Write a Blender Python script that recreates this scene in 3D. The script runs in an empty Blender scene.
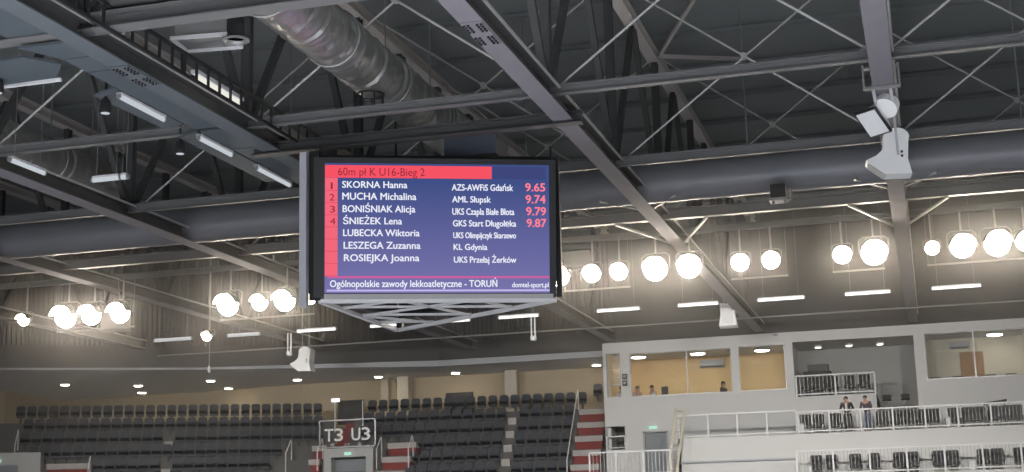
import bpy, bmesh, math, random
from mathutils import Vector, Matrix
random.seed(7)
sc = bpy.context.scene
COL = sc.collection
PI = math.pi

# ------------------------------------------------------------------ camera, world, exposure
cam_data = bpy.data.cameras.new('camera')
cam = bpy.data.objects.new('camera', cam_data); COL.objects.link(cam)
cam_data.sensor_width = 36.0
cam_data.lens = 36.0 * 1447.7 / 1024.0
cam_data.clip_start = 0.1; cam_data.clip_end = 400
cam_data.dof.use_dof = False
def unit(v): return Vector(v).normalized()
_dy = unit((426, 288, 1447.72))            # the hall's long axis seen by the lens (x right, y down, z forward)
_dx = -unit((-5212, 432, 1447.72))         # the hall's cross axis
_dz = _dx.cross(_dy)
if _dz.y > 0: _dz = -_dz
right = Vector((_dx.x, _dy.x, _dz.x)); down = Vector((_dx.y, _dy.y, _dz.y)); fwd = Vector((_dx.z, _dy.z, _dz.z))
cam.matrix_world = Matrix(((right.x, -down.x, -fwd.x, 0), (right.y, -down.y, -fwd.y, 0),
                           (right.z, -down.z, -fwd.z, 1.7), (0, 0, 0, 1)))
sc.camera = cam
sc.view_settings.view_transform = 'Standard'
sc.view_settings.look = 'None'
sc.view_settings.gamma = 1.0
sc.view_settings.use_curve_mapping = False
sc.view_settings.exposure = 0.0
sc.cycles.use_denoising = True
sc.cycles.max_bounces = 6
sc.cycles.diffuse_bounces = 4
sc.cycles.volume_bounces = 0
world = bpy.data.worlds.new('hall_air'); sc.world = world
world.use_nodes = True
world.node_tree.nodes['Background'].inputs[0].default_value = (0.9, 0.95, 1.0, 1)
world.node_tree.nodes['Background'].inputs[1].default_value = 0.12
FLOOD = 85.0                                # radiance of a floodlight lens
FLOOR_FILL = 2700.0; STAND_FILL = 330.0
HAZE = 0.0065; HAZE_G = 0.87                  # density of the haze added for lens bloom and how far it scatters forward

def lamp_area(name, loc, target, size, watts, col=(1, .93, .84), spread=150):
    d = bpy.data.lights.new(name, 'AREA'); d.shape = 'DISK'; d.size = size; d.energy = watts; d.color = col; d.spread = math.radians(spread)
    o = bpy.data.objects.new(name, d); COL.objects.link(o); o.location = loc
    o.rotation_euler = (Vector(target) - Vector(loc)).to_track_quat('-Z', 'Y').to_euler()
    return o
# added out-of-view lamps, shining down so the floor bounces light to the roof
for x in (-26, -16, -6, 2, 9):
    for y in (4.0, 14.0): lamp_area('added_floor_fill', (x, y, 10.0), (x, y, 0), 0.7, FLOOR_FILL, (1, .97, .93))
# added lamps without fixtures beside the floodlights, filling light on the far end
for x in (-31, -24, -15, -8, -3, 3): lamp_area('added_stand_fill', (x, 44.0, 9.1), (x * 1.05 - 1, 61, 3.0), 0.6, STAND_FILL, (1, .96, .91), 95)

# ------------------------------------------------------------------ materials
def mat(name, col, rough=.6, metal=0., emit=None, estr=0., noise=0., nscale=3., bump=0., alpha=None):
    m = bpy.data.materials.new(name); m.use_nodes = True
    nt = m.node_tree; b = nt.nodes['Principled BSDF']
    b.inputs['Base Color'].default_value = (*col, 1); b.inputs['Roughness'].default_value = rough
    b.inputs['Metallic'].default_value = metal
    if emit:
        b.inputs['Emission Color'].default_value = (*emit, 1); b.inputs['Emission Strength'].default_value = estr
    if noise or bump:
        tc = nt.nodes.new('ShaderNodeTexCoord'); n = nt.nodes.new('ShaderNodeTexNoise')
        n.inputs['Scale'].default_value = nscale; n.inputs['Detail'].default_value = 5
        nt.links.new(tc.outputs['Object'], n.inputs['Vector'])
        if noise:
            mx = nt.nodes.new('ShaderNodeMix'); mx.data_type = 'RGBA'
            mx.inputs['A'].default_value = (*[c * (1 - noise) for c in col], 1)
            mx.inputs['B'].default_value = (*[min(1, c * (1 + noise)) for c in col], 1)
            nt.links.new(n.outputs['Fac'], mx.inputs['Factor']); nt.links.new(mx.outputs['Result'], b.inputs['Base Color'])
        if bump:
            bp = nt.nodes.new('ShaderNodeBump'); bp.inputs['Strength'].default_value = bump; bp.inputs['Distance'].default_value = .08 if metal > .85 else .03
            nt.links.new(n.outputs['Fac'], bp.inputs['Height']); nt.links.new(bp.outputs['Normal'], b.inputs['Normal'])
    return m
def emis(name, col, s):
    m = bpy.data.materials.new(name); m.use_nodes = True; nt = m.node_tree
    for n in list(nt.nodes): nt.nodes.remove(n)
    e = nt.nodes.new('ShaderNodeEmission'); o = nt.nodes.new('ShaderNodeOutputMaterial')
    e.inputs[0].default_value = (*col, 1); e.inputs[1].default_value = s
    nt.links.new(e.outputs[0], o.inputs[0]); return m
def glass(name, tint=(1, 1, 1), refl=.04):
    m = bpy.data.materials.new(name); m.use_nodes = True; nt = m.node_tree
    for n in list(nt.nodes): nt.nodes.remove(n)
    t = nt.nodes.new('ShaderNodeBsdfTransparent'); g = nt.nodes.new('ShaderNodeBsdfGlossy'); mx = nt.nodes.new('ShaderNodeMixShader'); o = nt.nodes.new('ShaderNodeOutputMaterial')
    t.inputs[0].default_value = (*tint, 1); g.inputs['Roughness'].default_value = .0; mx.inputs[0].default_value = refl
    nt.links.new(t.outputs[0], mx.inputs[1]); nt.links.new(g.outputs[0], mx.inputs[2]); nt.links.new(mx.outputs[0], o.inputs[0]); return m
def srgb(r, g, b):
    f = lambda c: (c / 255 / 12.92) if c / 255 <= .04045 else ((c / 255 + .055) / 1.055) ** 2.4
    return (f(r), f(g), f(b))

M = dict(
    deck=mat('roof_deck_paint', (.27, .29, .285), .85, noise=.10, nscale=.6),
    steel=mat('truss_steel_paint', (.085, .085, .083), .55, noise=.15, nscale=2),
    topchord=mat('floodlit_top_chord_tone', (.62, .58, .55), .6, noise=.08, nscale=2),  # pale warm tone carries the floodlights' light on the top chords
    greyflange=mat('grey_chord_flange_paint', (.098, .112, .122), .8, noise=.06, nscale=2),
    flange=mat('chord_flange_paint', (.20, .19, .205), .8, noise=.08, nscale=2),
    beam=mat('tie_beam_paint', (.145, .145, .143), .5, noise=.12, nscale=2),
    darkbeam=mat('dark_beam_paint', (.05, .05, .05), .5, noise=.15, nscale=2),
    rod=mat('galvanised_rod', (.50, .49, .47), .45, .2),
    panel=mat('grey_baffle_panel', (.082, .098, .110), .6, noise=.06, nscale=1.2),
    duct=mat('silver_foil_duct', (.50, .49, .465), .33, .78, noise=.25, nscale=3, bump=1.0),
    greyduct=mat('grey_painted_duct', (.21, .215, .235), .45, .25, noise=.1, nscale=1.5),
    darkduct=mat('dark_painted_duct', (.07, .07, .07), .5, .2, noise=.3, nscale=2),
    greydark=mat('dark_blue_grey_paint', (.045, .055, .075), .6),
    black=mat('black_paint', (.018, .018, .019), .5),
    board=mat('scoreboard_casing', (.02, .02, .021), .45),
    grey=mat('grey_metal', (.32, .32, .31), .4, .4),
    white=mat('white_plaster', (.64, .63, .615), .8, noise=.03, nscale=.8),
    speaker=mat('white_speaker_plastic', (.86, .86, .84), .45),
    whitepaint=mat('white_paint', (.72, .72, .72), .5),
    fascia=mat('pale_fascia', (.42, .43, .45), .7, noise=.04, nscale=1),
    soffit=mat('soffit_plaster', (.78, .77, .79), .85, noise=.04, nscale=.5),
    bulkhead=mat('bulkhead_cladding', (.035, .034, .036), .6, noise=.1, nscale=.8),
    tan=mat('tan_plaster', (.46, .38, .27), .85, noise=.05, nscale=.7),
    tanroom=mat('ochre_room_wall', (.74, .53, .27), .85, noise=.05, nscale=.7),
    creamroom=mat('cream_room_wall', (.60, .55, .45), .85, noise=.04, nscale=.7),
    greyroom=mat('grey_bay_wall', (.36, .36, .35), .85, noise=.04, nscale=.7),
    pillar=mat('pale_pillar_plaster', (.55, .50, .42), .8),
    navy=mat('navy_seat_plastic', (.024, .030, .045), .6),
    seatback=mat('navy_seat_pad', (.052, .061, .085), .7),
    concrete=mat('concrete_terrace', (.12, .118, .115), .85, noise=.15, nscale=2),
    nosing=mat('pale_step_nosing', (.46, .43, .41), .8, noise=.1, nscale=3),
    red=mat('red_step_carpet', (.25, .05, .047), .85, noise=.15, nscale=5),
    doorgrey=mat('grey_door_paint', (.20, .22, .24), .5),
    framegrey=mat('grey_frame_paint', (.42, .42, .41), .6),
    alu=mat('aluminium_window_frame', (.30, .30, .31), .35, .5),
    stool=mat('dark_chair_fabric', (.025, .025, .028), .7),
    brown=mat('brown_door_wood', (.30, .17, .08), .6, noise=.2, nscale=4),
    ladder=mat('worn_yellowish_aluminium', (.55, .50, .38), .5, .2, noise=.15, nscale=3),
    glass=glass('window_glass', (.96, .97, .97), .035),
    railglass=glass('railing_glass', (.97, .975, .98), .02),
    tube=emis('lit_tube', (1, .98, .95), 1.6),
    dimtube=emis('dim_lit_tube', (.86, .93, 1.0), .62),
    panelight=emis('lit_panel', (1, .97, .88), .85),
    skylight=emis('daylit_strip', (1, .88, .78), .50),
    flood=emis('floodlight_lens', (1, .88, .73), FLOOD),
    floodsmall=emis('small_floodlight_lens', (1, .82, .58), FLOOD * .5),
    down=emis('downlight_lens', (1, .88, .62), 45.0),
    roomlight=emis('room_light_lens', (1, .93, .80), 22.0), baylight=emis('bay_light_lens', (1, .95, .85), 4.0),
    exit=emis('exit_sign_face', (.55, .95, .78), 1.0),
    skin=mat('skin', (.52, .30, .21), .6), hair=mat('dark_hair', (.03, .022, .018), .7),
    jacketdark=mat('dark_jacket', (.035, .03, .034), .8), jacketplum=mat('plum_grey_jacket', (.10, .075, .095), .8),
    jeans=mat('blue_jeans', (.07, .10, .17), .8), trousers=mat('black_trousers', (.02, .02, .022), .8),
    shirt=mat('pale_shirt', (.62, .62, .62), .8), pinkshirt=mat('faded_pink_shirt', (.52, .36, .30), .8),
    floor=mat('blue_sports_floor', (.30, .32, .37), .6, noise=.05, nscale=.3),
)
for k in ('flange', 'panel', 'deck', 'steel'): M[k].node_tree.nodes['Principled BSDF'].inputs['Specular IOR Level'].default_value = .15
# ------------------------------------------------------------------ mesh helpers
class MB:
    def __init__(s): s.v = []; s.f = []
    def add(s, vs, fs):
        n = len(s.v); s.v += [Vector(v) for v in vs]; s.f += [tuple(i + n for i in f) for f in fs]; return s
    def box(s, a, b):
        (x0, y0, z0), (x1, y1, z1) = a, b
        return s.add([(x0, y0, z0), (x1, y0, z0), (x1, y1, z0), (x0, y1, z0), (x0, y0, z1), (x1, y0, z1), (x1, y1, z1), (x0, y1, z1)],
                     [(0, 3, 2, 1), (4, 5, 6, 7), (0, 1, 5, 4), (1, 2, 6, 5), (2, 3, 7, 6), (3, 0, 4, 7)])
    def frame(s, o, ex, ey, ez, a, b):
        """box in a local frame"""
        o, ex, ey, ez = map(Vector, (o, ex, ey, ez)); t = MB().box(a, b)
        return s.add([o + ex * v.x + ey * v.y + ez * v.z for v in t.v], t.f)
    def bar(s, p, q, w, h, up=(0, 0, 1)):
        p, q = Vector(p), Vector(q); d = (q - p); L = d.length; d.normalize()
        sd = d.cross(Vector(up))
        if sd.length < 1e-4: sd = d.cross(Vector((0, 1, 0)))
        sd.normalize(); u = sd.cross(d)
        return s.frame(p, d, sd, u, (0, -w / 2, -h / 2), (L, w / 2, h / 2))
    def ibeam(s, p, q, w, h, t=.03, web=.03, up=(0, 0, 1)):
        p, q, u = Vector(p), Vector(q), Vector(up)
        s.bar(p - u * (h / 2 - t / 2), q - u * (h / 2 - t / 2), w, t, up)
        s.bar(p + u * (h / 2 - t / 2), q + u * (h / 2 - t / 2), w, t, up)
        return s.bar(p, q, web, h - 2 * t, up)
    def path(s, pts, r, n=8, caps=True):
        pts = [Vector(p) for p in pts]; rs = r if isinstance(r, (list, tuple)) else [r] * len(pts)
        base = len(s.v); prev = None
        for i, p in enumerate(pts):
            d = (pts[min(i + 1, len(pts) - 1)] - pts[max(i - 1, 0)]).normalized()
            if prev is None:
                a = d.cross(Vector((0, 0, 1)))
                if a.length < 1e-3: a = d.cross(Vector((1, 0, 0)))
            else: a = prev - d * prev.dot(d)
            a.normalize(); prev = a; b = d.cross(a)
            for k in range(n):
                t = 2 * PI * k / n; s.v.append(p + (a * math.cos(t) + b * math.sin(t)) * rs[i])
        for i in range(len(pts) - 1):
            for k in range(n):
                k2 = (k + 1) % n
                s.f.append((base + i * n + k, base + i * n + k2, base + (i + 1) * n + k2, base + (i + 1) * n + k))
        if caps:
            s.f.append(tuple(base + k for k in reversed(range(n)))); s.f.append(tuple(base + (len(pts) - 1) * n + k for k in range(n)))
        return s
    def tube(s, p, q, r, n=8): return s.path([p, q], r, n)
    def lathe(s, prof, n=20, o=(0, 0, 0), ax=(0, 0, 1)):
        """profile of (radius, height) turned about axis ax through o"""
        ax = Vector(ax).normalized(); a = ax.cross(Vector((0, 0, 1)))
        if a.length < 1e-3: a = Vector((1, 0, 0))
        a.normalize(); b = ax.cross(a); o = Vector(o); base = len(s.v); m = len(prof)
        for r, h in prof:
            for k in range(n):
                t = 2 * PI * k / n; s.v.append(o + ax * h + (a * math.cos(t) + b * math.sin(t)) * max(r, 1e-4))
        for i in range(m - 1):
            for k in range(n):
                k2 = (k + 1) % n
                s.f.append((base + i * n + k, base + i * n + k2, base + (i + 1) * n + k2, base + (i + 1) * n + k))
        s.f.append(tuple(base + k for k in reversed(range(n)))); s.f.append(tuple(base + (m - 1) * n + k for k in range(n)))
        return s
    def prism(s, poly, o, ex, ey, ez, d0, d1):
        o, ex, ey, ez = map(Vector, (o, ex, ey, ez)); n = len(poly); base = len(s.v)
        for d in (d0, d1):
            for x, y in poly: s.v.append(o + ex * x + ey * y + ez * d)
        s.f.append(tuple(base + i for i in reversed(range(n)))); s.f.append(tuple(base + n + i for i in range(n)))
        for i in range(n):
            j = (i + 1) % n; s.f.append((base + i, base + j, base + n + j, base + n + i))
        return s
    def quad(s, a, b, c, d): return s.add([a, b, c, d], [(0, 1, 2, 3)])
    def mesh(s, name, m, smooth=False):
        me = bpy.data.meshes.new(name); me.from_pydata([tuple(v) for v in s.v], [], s.f)
        bm = bmesh.new(); bm.from_mesh(me); bmesh.ops.recalc_face_normals(bm, faces=bm.faces[:]); bm.to_mesh(me); bm.free()
        me.materials.append(m)
        if smooth:
            for p in me.polygons: p.use_smooth = True
            try: me.set_sharp_from_angle(angle=math.radians(38))
            except Exception: pass
        me.update(); return me
    def build(s, name, m, parent=None, smooth=False, loc=None):
        """link as ONE mesh object; the vertices are in world space, moved to the parent's frame when it has one"""
        me = s.mesh(name, m, smooth); o = bpy.data.objects.new(name, me); COL.objects.link(o)
        if parent is not None:
            o.parent = parent
            me.transform(world_of(parent).inverted())
        else:
            c = sum((v.co for v in me.vertices), Vector()) / len(me.vertices)
            c = Vector((c.x, c.y, min(v.co.z for v in me.vertices)))
            me.transform(Matrix.Translation(-c)); o.location = c
        return o
def world_of(o):
    w = Matrix.LocRotScale(o.location, o.rotation_euler, o.scale)
    return world_of(o.parent) @ w if o.parent else w
def tag(o, label, cat, group=None, kind=None):
    o['label'] = label; o['category'] = cat
    if group: o['group'] = group
    if kind: o['kind'] = kind
    return o
def thing(name, label, cat, loc, group=None, rotz=0):
    o = bpy.data.objects.new(name, None); COL.objects.link(o); o.location = loc; o.rotation_euler = (0, 0, rotz); o.empty_display_size = .2
    return tag(o, label, cat, group)
def struct(name, mb, m, parent=None, smooth=False):
    o = mb.build(name, m, parent, smooth)
    if parent is None: o['kind'] = 'structure'
    return o
def copy_tree(o, parent=None):
    c = o.copy(); COL.objects.link(c)
    if parent is not None: c.parent = parent
    for ch in list(o.children): copy_tree(ch, c)
    return c
ORD = ['first', 'second', 'third', 'fourth', 'fifth', 'sixth', 'seventh', 'eighth', 'ninth', 'tenth', 'eleventh', 'twelfth', 'thirteenth', 'fourteenth',
       'fifteenth', 'sixteenth', 'seventeenth', 'eighteenth', 'nineteenth', 'twentieth', 'twenty-first', 'twenty-second', 'twenty-third', 'twenty-fourth',
       'twenty-fifth', 'twenty-sixth', 'twenty-seventh', 'twenty-eighth', 'twenty-ninth', 'thirtieth', 'thirty-first', 'thirty-second']

# ------------------------------------------------------------------ the setting
ZB = 10.2            # underside of the trusses' bottom chords
ZT = 15.25           # their top chords
ROOF = 15.95
struct('floor', MB().box((-60, -12, -.3), (14, 80, 0)), M['floor'])
struct('ceiling', MB().box((-52, 10, ROOF), (12, 74, ROOF + .15)), M['deck'])

FRONT = [(-52, 50.4), (-40.4, 56.7), (-32.6, 61.0), (-22.2, 65.1), (-13.6, 65.1)]   # edge of the roof over the stand
def offset_poly(pts, d):
    return [(x - d * .35, y + d * .94) for x, y in pts]
def ribbed(pts, z0, z1, pitch, depth):
    mb = MB()
    for (x0, y0), (x1, y1) in zip(pts, pts[1:]):
        L = math.hypot(x1 - x0, y1 - y0); ex = Vector(((x1 - x0) / L, (y1 - y0) / L, 0)); nn = Vector((ex.y, -ex.x, 0))
        k = int(L / pitch); poly = []
        for i in range(k):
            t = i * L / k; p = L / k
            poly += [(t, 0), (t + p * .45, 0), (t + p * .55, depth), (t + p * .9, depth)]
        poly.append((L, 0)); poly += [(L, -.15), (0, -.15)]
        n = len(poly); o = Vector((x0, y0, 0)); base = len(mb.v)
        for z in (z0, z1):
            for a, b in poly: mb.v.append(o + ex * a + nn * b + Vector((0, 0, z)))
        for i in range(n):
            j = (i + 1) % n; mb.f.append((base + i, base + j, base + n + j, base + n + i))
    return mb
def strip(pts, z0, z1, t):
    mb = MB()
    for (x0, y0), (x1, y1) in zip(pts, pts[1:]):
        mb.bar((x0, y0 + t / 2, (z0 + z1) / 2), (x1, y1 + t / 2, (z0 + z1) / 2), t, z1 - z0)
    return mb
struct('wall_far', ribbed(FRONT, 10.75, ROOF, .22, .05), M['bulkhead'])
struct('wall_bulkhead', strip(FRONT, 9.70, 10.8, .2), M['bulkhead'])
struct('wall_right_upper', MB().box((-13.6, 64.9, 10.1), (9, 65.1, ROOF)), M['bulkhead'])
mb = MB(); FH = [.08, .08, .10, .28, .28]
for (p, q), (ha, hb) in zip(zip(FRONT, FRONT[1:]), zip(FH, FH[1:])):
    a, b = Vector((p[0] + .03, p[1] - .14, 0)), Vector((q[0] + .03, q[1] - .14, 0)); w = Vector((0, .16, 0)); Zv = lambda z: Vector((0, 0, z))
    mb.add([a + Zv(9.62), b + Zv(9.62), b + w + Zv(9.62), a + w + Zv(9.62), a + Zv(9.62 + ha), b + Zv(9.62 + hb), b + w + Zv(9.62 + hb), a + w + Zv(9.62 + ha)], [(0, 3, 2, 1), (4, 5, 6, 7), (0, 1, 5, 4), (1, 2, 6, 5), (2, 3, 7, 6), (3, 0, 4, 7)])
struct('trim_1', mb, M['fascia'])
BACK = [(-52, 60.5), (-45.5, 64.3), (-46.3, 70.5), (-37.2, 70.2), (-31.0, 69.2), (-25.6, 69.2), (-13.9, 69.2)]
mb = MB()
sp = FRONT + list(reversed(BACK)); n = len(sp)
mb.v += [Vector((x, y, 9.62)) for x, y in sp] + [Vector((x, y, 9.74)) for x, y in sp]
mb.f += [tuple(range(n)), tuple(reversed(range(n, 2 * n)))]
struct('ceiling_soffit', mb, M['soffit'])
struct('wall_back', strip(BACK, 6.2, 9.7, .2), M['tan'])

# white commentary block on the right: front wall with openings, top 10.1
YW = 64.0
def wall_holes(x0, x1, z0, z1, holes, y, t):
    xs = sorted({x0, x1, *[h[0] for h in holes], *[h[1] for h in holes]}); zs = sorted({z0, z1, *[h[2] for h in holes], *[h[3] for h in holes]})
    mb = MB()
    for a, b in zip(xs, xs[1:]):
        run = None
        for c, d in zip(zs, zs[1:]):
            cx, cz = (a + b) / 2, (c + d) / 2
            inside = any(h[0] < cx < h[1] and h[2] < cz < h[3] for h in holes)
            if inside:
                if run: mb.box((a, y, run[0]), (b, y + t, run[1])); run = None
            else: run = (run[0], d) if run else (c, d)
        if run: mb.box((a, y, run[0]), (b, y + t, run[1]))
    return mb
H_SMALL = (-13.86, -13.2, 7.64, 9.62); H_W1 = (-12.78, -8.2, 7.62, 9.58); H_W2 = (-7.9, -5.85, 7.62, 9.62)
H_OPEN = (-5.5, -.38, 5.4, 9.65); H_W3 = (.04, 5.2, 7.72, 9.7); H_REC = (-13.97, -13.1, 5.3, 6.34); H_DOOR = (-12.28, -11.18, 4.0, 6.02)
struct('wall_front', wall_holes(-14.0, 8.0, 3.6, 10.1, [H_SMALL, H_W1, H_W2, H_OPEN, H_W3, H_REC, H_DOOR], YW, .3), M['white'])
struct('wall_block_side', MB().box((-14.0, YW + .3, 3.6), (-13.8, 70, 10.1)), M['white'])
struct('ceiling_rooms', MB().box((-13.8, YW + .3, 9.72), (8, 69.4, 9.9)), M['white'])
struct('floor_rooms', MB().box((-13.8, YW + .3, 5.2), (8, 69.4, 5.36)), M['concrete'])
struct('wall_office_back', MB().box((-13.8, 68.2, 5.36), (-5.66, 68.4, 9.72)), M['tanroom'])
struct('wall_office_left', MB().box((-13.79, YW + .3, 6.94), (-13.7, 68.2, 9.72)), M['tanroom'])
struct('wall_partition', MB().box((-5.82, YW + .3, 5.36), (-5.62, 69.2, 9.72)), M['white'])
struct('wall_bay_back', MB().box((-5.62, 68.0, 5.36), (-.2, 68.2, 9.72)), M['greyroom'])
struct('wall_bay_right', MB().box((-.32, YW + .3, 5.36), (-.14, 68.0, 9.72)), M['white'])
struct('wall_room_back', MB().box((-.14, 66.8, 5.36), (8, 67.0, 9.72)), M['creamroom'])
struct('floor_lounge', MB().box((-.14, YW + .3, 6.95), (8, 66.8, 7.05)), M['concrete'])
struct('floor_office', MB().box((-13.79, YW + .3, 6.7), (-5.82, 68.2, 6.94)), M['concrete'])
struct('wall_recess', MB().box((-13.97, YW + 1.4, 5.2), (-13.1, YW + 1.5, 6.45)).box((-13.1, YW + .3, 5.2), (-13.06, YW + 1.4, 6.45)), M['concrete'])

def window(n, h, mull=()):
    x0, x1, z0, z1 = h; f = .035
    mb = MB(); y0, y1 = YW + .08, YW + .16
    mb.box((x0, y0, z0), (x1, y1, z0 + f)).box((x0, y0, z1 - f), (x1, y1, z1)).box((x0, y0, z0 + f), (x0 + f, y1, z1 - f)).box((x1 - f, y0, z0 + f), (x1, y1, z1 - f))
    for m in mull: mb.box((m - f / 2, y0, z0 + f), (m + f / 2, y1, z1 - f))
    o = struct('window_%d' % n, mb, M['alu'])
    g = MB().box((x0 + f, y0 + .03, z0 + f), (x1 - f, y0 + .045, z1 - f)).build('window_pane', M['glass'], o)
    return o
window(1, H_SMALL); window(2, H_W1, (-10.2,)); window(3, H_W2); window(4, H_W3, (2.05, 4.05))

# ------------------------------------------------------------------ roof trusses
NODES = [14.5 + 6.4 * k for k in range(8)]
Y0, Y1 = 12.0, 64.0
T_LABEL = {
    -0.35: 'grey steel roof truss carrying the two white horn loudspeakers',
    -6.9: 'pale-flanged steel roof truss passing just right of the scoreboard',
    -13.6: 'steel roof truss beside the flat grey panels, left of the scoreboard',
    -20.2: 'dark steel roof truss crossing the far left, next to the grey panels\u2019 truss',
    -26.4: 'steel roof truss low at the left edge, right above the left floodlights',
    -33.4: 'farthest left roof truss, lowest at the left picture edge',
}
def truss(X):
    t = thing('roof_truss', T_LABEL[X], 'roof truss', (X, Y0, ZB), 'lengthwise roof trusses')
    yend = Y1 if X > -21 else (60.5 if X > -30 else 57)
    w = .42 if X > -14 else .46
    MB().bar((X, Y0, ZB + .015), (X, yend, ZB + .015), w, .03).build('bottom_flange', M['greyflange'] if X == -13.6 else M['flange'], t)
    mb = MB(); mb.bar((X, Y0, ZB + .20), (X, yend, ZB + .20), .05, .34); mb.bar((X, Y0, ZB + .385), (X, yend, ZB + .385), w, .03)
    mb.build('bottom_chord', M['steel'], t)
    MB().ibeam((X, Y0, ZT), (X, yend, ZT), .34, .30).build('top_chord', M['topchord'], t)
    MB().bar((X + w / 2 + .03, Y0, ZB + .36), (X + w / 2 + .03, yend, ZB + .36), .04, .05).build('conduit', M['rod'], t)
    for y in NODES:
        if y > yend - .3: continue
        MB().ibeam((X, y, ZB + .40), (X, y, ZT - .15), .20, .20, .02, .02, (0, 1, 0)).build('post', M['steel'], t)
        for s in (-1, 1):
            yt = y + s * 3.2
            if yt < Y0 or yt > yend: continue
            MB().bar((X, y + s * .18, ZB + .42), (X, yt - s * .1, ZT - .15), .15, .15, (1, 0, 0)).build('diagonal', M['steel'], t)
        MB().prism([(-.45, 0), (.45, 0), (.25, .42), (-.25, .42)], (X, y, ZB + .38), (0, 1, 0), (0, 0, 1), (1, 0, 0), -.015, .015).build('gusset_plate', M['steel'], t)
    if X in (-6.9, -13.6):             # bolted splice under the flange
        p = MB().bar((X, 22.15, ZB - .012), (X, 23.35, ZB - .012), w - .04, .024).build('splice_plate', M['greyflange'] if X == -13.6 else M['flange'], t)
        for i in range(10):
            for j in (-.15, -.08, .08, .15):
                if i not in (4, 5): MB().lathe([(.024, 0), (.024, -.03)], 6, (X + j, 22.25 + i * .11, ZB - .024)).build('bolt', M['black'], p)
    return t
for X in T_LABEL: truss(X)

# roof purlins and cross bracing under the deck
k = 0; y = 20.9
while y < 63.5:
    o = MB().ibeam((-51.5, y, ROOF - .1), (11, y, ROOF - .1), .10, .16, .012, .012).build('roof_purlin', M['deck'])
    tag(o, 'dark roof purlin across the hall under the deck, %s from the near end' % ORD[k], 'purlin', 'roof purlins'); k += 1; y += 3.2
BAYS = [(-0.35, 6.3, 'right of the horn loudspeakers'), (-6.9, -0.35, 'between scoreboard and horn loudspeakers'), (-13.6, -6.9, 'above the silver duct and scoreboard'),
        (-20.2, -13.6, 'left of the grey panels')]
for xa, xb, where in BAYS:
    for j, yc in enumerate((27.3, 33.7, 40.1)):
        t = thing('sway_bracing', 'crossed steel rods hanging between trusses %s, %s from near end' % (where, ORD[j]), 'bracing', ((xa + xb) / 2, yc, ZB + .4), 'crossed rods between the trusses')
        for q in (-1, 1):
            MB().tube((xa + .12, yc + .2 + q * .04, 12.95 - q * 2.35), (xb - .12, yc + .2 + q * .04, 12.95 + q * 2.35), .027, 8).build('rod', M['rod'], t, True)
        MB().lathe([(.08, -.07), (.08, .07)], 10, ((xa + xb) / 2, yc + .2, 12.95), (0, 1, 0)).build('clamp', M['rod'], t, True)

# cross ties on the bottom chords
def tie(name, y, x0, x1, z, w, h, m, label, cat='beam', group='cross beams between trusses'):
    return tag(MB().ibeam((x0, y, z + h / 2), (x1, y, z + h / 2), w, h, .025, .02).build(name, m), label, cat, group)
tie('tie_beam', 20.95, -34, -6.6, 10.4, .35, .30, M['beam'], 'wide grey cross beam under the dark duct at the top left edge')
tie('tie_beam', 27.35, -34, 9.0, 10.4, .16, .20, M['beam'], 'long thin grey cross beam over the scoreboard, reaching the top right corner')
tie('tie_beam', 33.6, -34, 9.0, 10.4, .12, .24, M['beam'], 'thin grey cross beam meeting the horn loudspeakers\u2019 truss between both loudspeakers')
tie('tie_beam', 40.1, -34, 9.0, 10.4, .22, .30, M['beam'], 'grey cross beam with knee braces, just beyond the big cross duct')
tie('tie_beam', 43.16, -34, 9.0, 10.56, .14, .20, M['beam'], 'dim cross beam the row of floodlights hangs from')
o = MB().tube((-34, 59.5, ZB), (7.5, 59.5, ZB), .035).build('cable_pipe', M['grey'], smooth=True)
tag(o, 'thin straight pipe crossing the far end, just above the white block', 'pipe')
# knee braces
for X, nm in ((-0.35, 'horn loudspeakers\u2019'), (-6.9, 'scoreboard-side')):
    for s, sn in ((-1, 'left'), (1, 'right')):
        o = MB().bar((X + s * .15, 43.0, ZB + .06), (X + s * 1.32, 40.0, 10.36), .06, .06).build('knee_brace', M['rod'])
        tag(o, 'slanting knee brace from cross beam to the %s truss, on its %s side' % (nm, sn), 'brace', 'knee braces at the cross beam')
        o = MB().bar((X + s * .15, 37.9, ZB + .06), (X + s * 1.0, 36.5, ZB + .06), .05, .05).build('knee_brace', M['rod'])
        tag(o, 'short knee brace under the big cross duct, %s of the %s truss' % (sn, nm), 'brace', 'knee braces at the duct')

# ------------------------------------------------------------------ ducts
def spiral_duct(name, X, y0, y1, z, r, label):
    t = thing(name, label, 'duct', (X, y0, z - r), 'round silver ducts')
    pts, rs = [], []; y = y0; i = 0
    while y <= y1:
        a = .5 * math.sin(y * 2.1 + X)
        pts.append((X + .015 * a, y, z)); ph = i % 9
        rs.append(r * (1.025 if ph == 0 else .975 if ph in (1, 8) else 1.0) + .010 * random.uniform(-1, 1)); y += .07; i += 1
    mb = MB().path(pts, rs, 48)
    for v in mb.v: v.x += random.uniform(-.012, .012); v.z += random.uniform(-.012, .012)
    mb.build('duct_pipe', M['duct'], t, True)
    el = [(X, y1 + .05, z)] + [(X, y1 + .05 + .65 * math.sin(q), z - .65 + .65 * math.cos(q)) for q in [PI / 2 * j / 7 for j in range(1, 8)]]
    MB().path(el, r * .97, 32).build('duct_elbow', M['duct'], t, True)
    y = y0 + 1.5
    while y < y1:
        mb = MB().path([(X + (r + .03) * math.cos(q), y, z + (r + .03) * math.sin(q)) for q in [2 * PI * j / 24 for j in range(25)]], .025, 6)
        mb.build('hanger_ring', M['grey'], t, True); MB().tube((X, y, z + r), (X, y, ROOF), .015, 6).build('hanger_rod', M['grey'], t); y += 3.14
    return t
spiral_duct('ventilation_duct', -11.40, 19.0, 35.4, 12.0, .60, 'large round silver foil duct running over the scoreboard')
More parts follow.
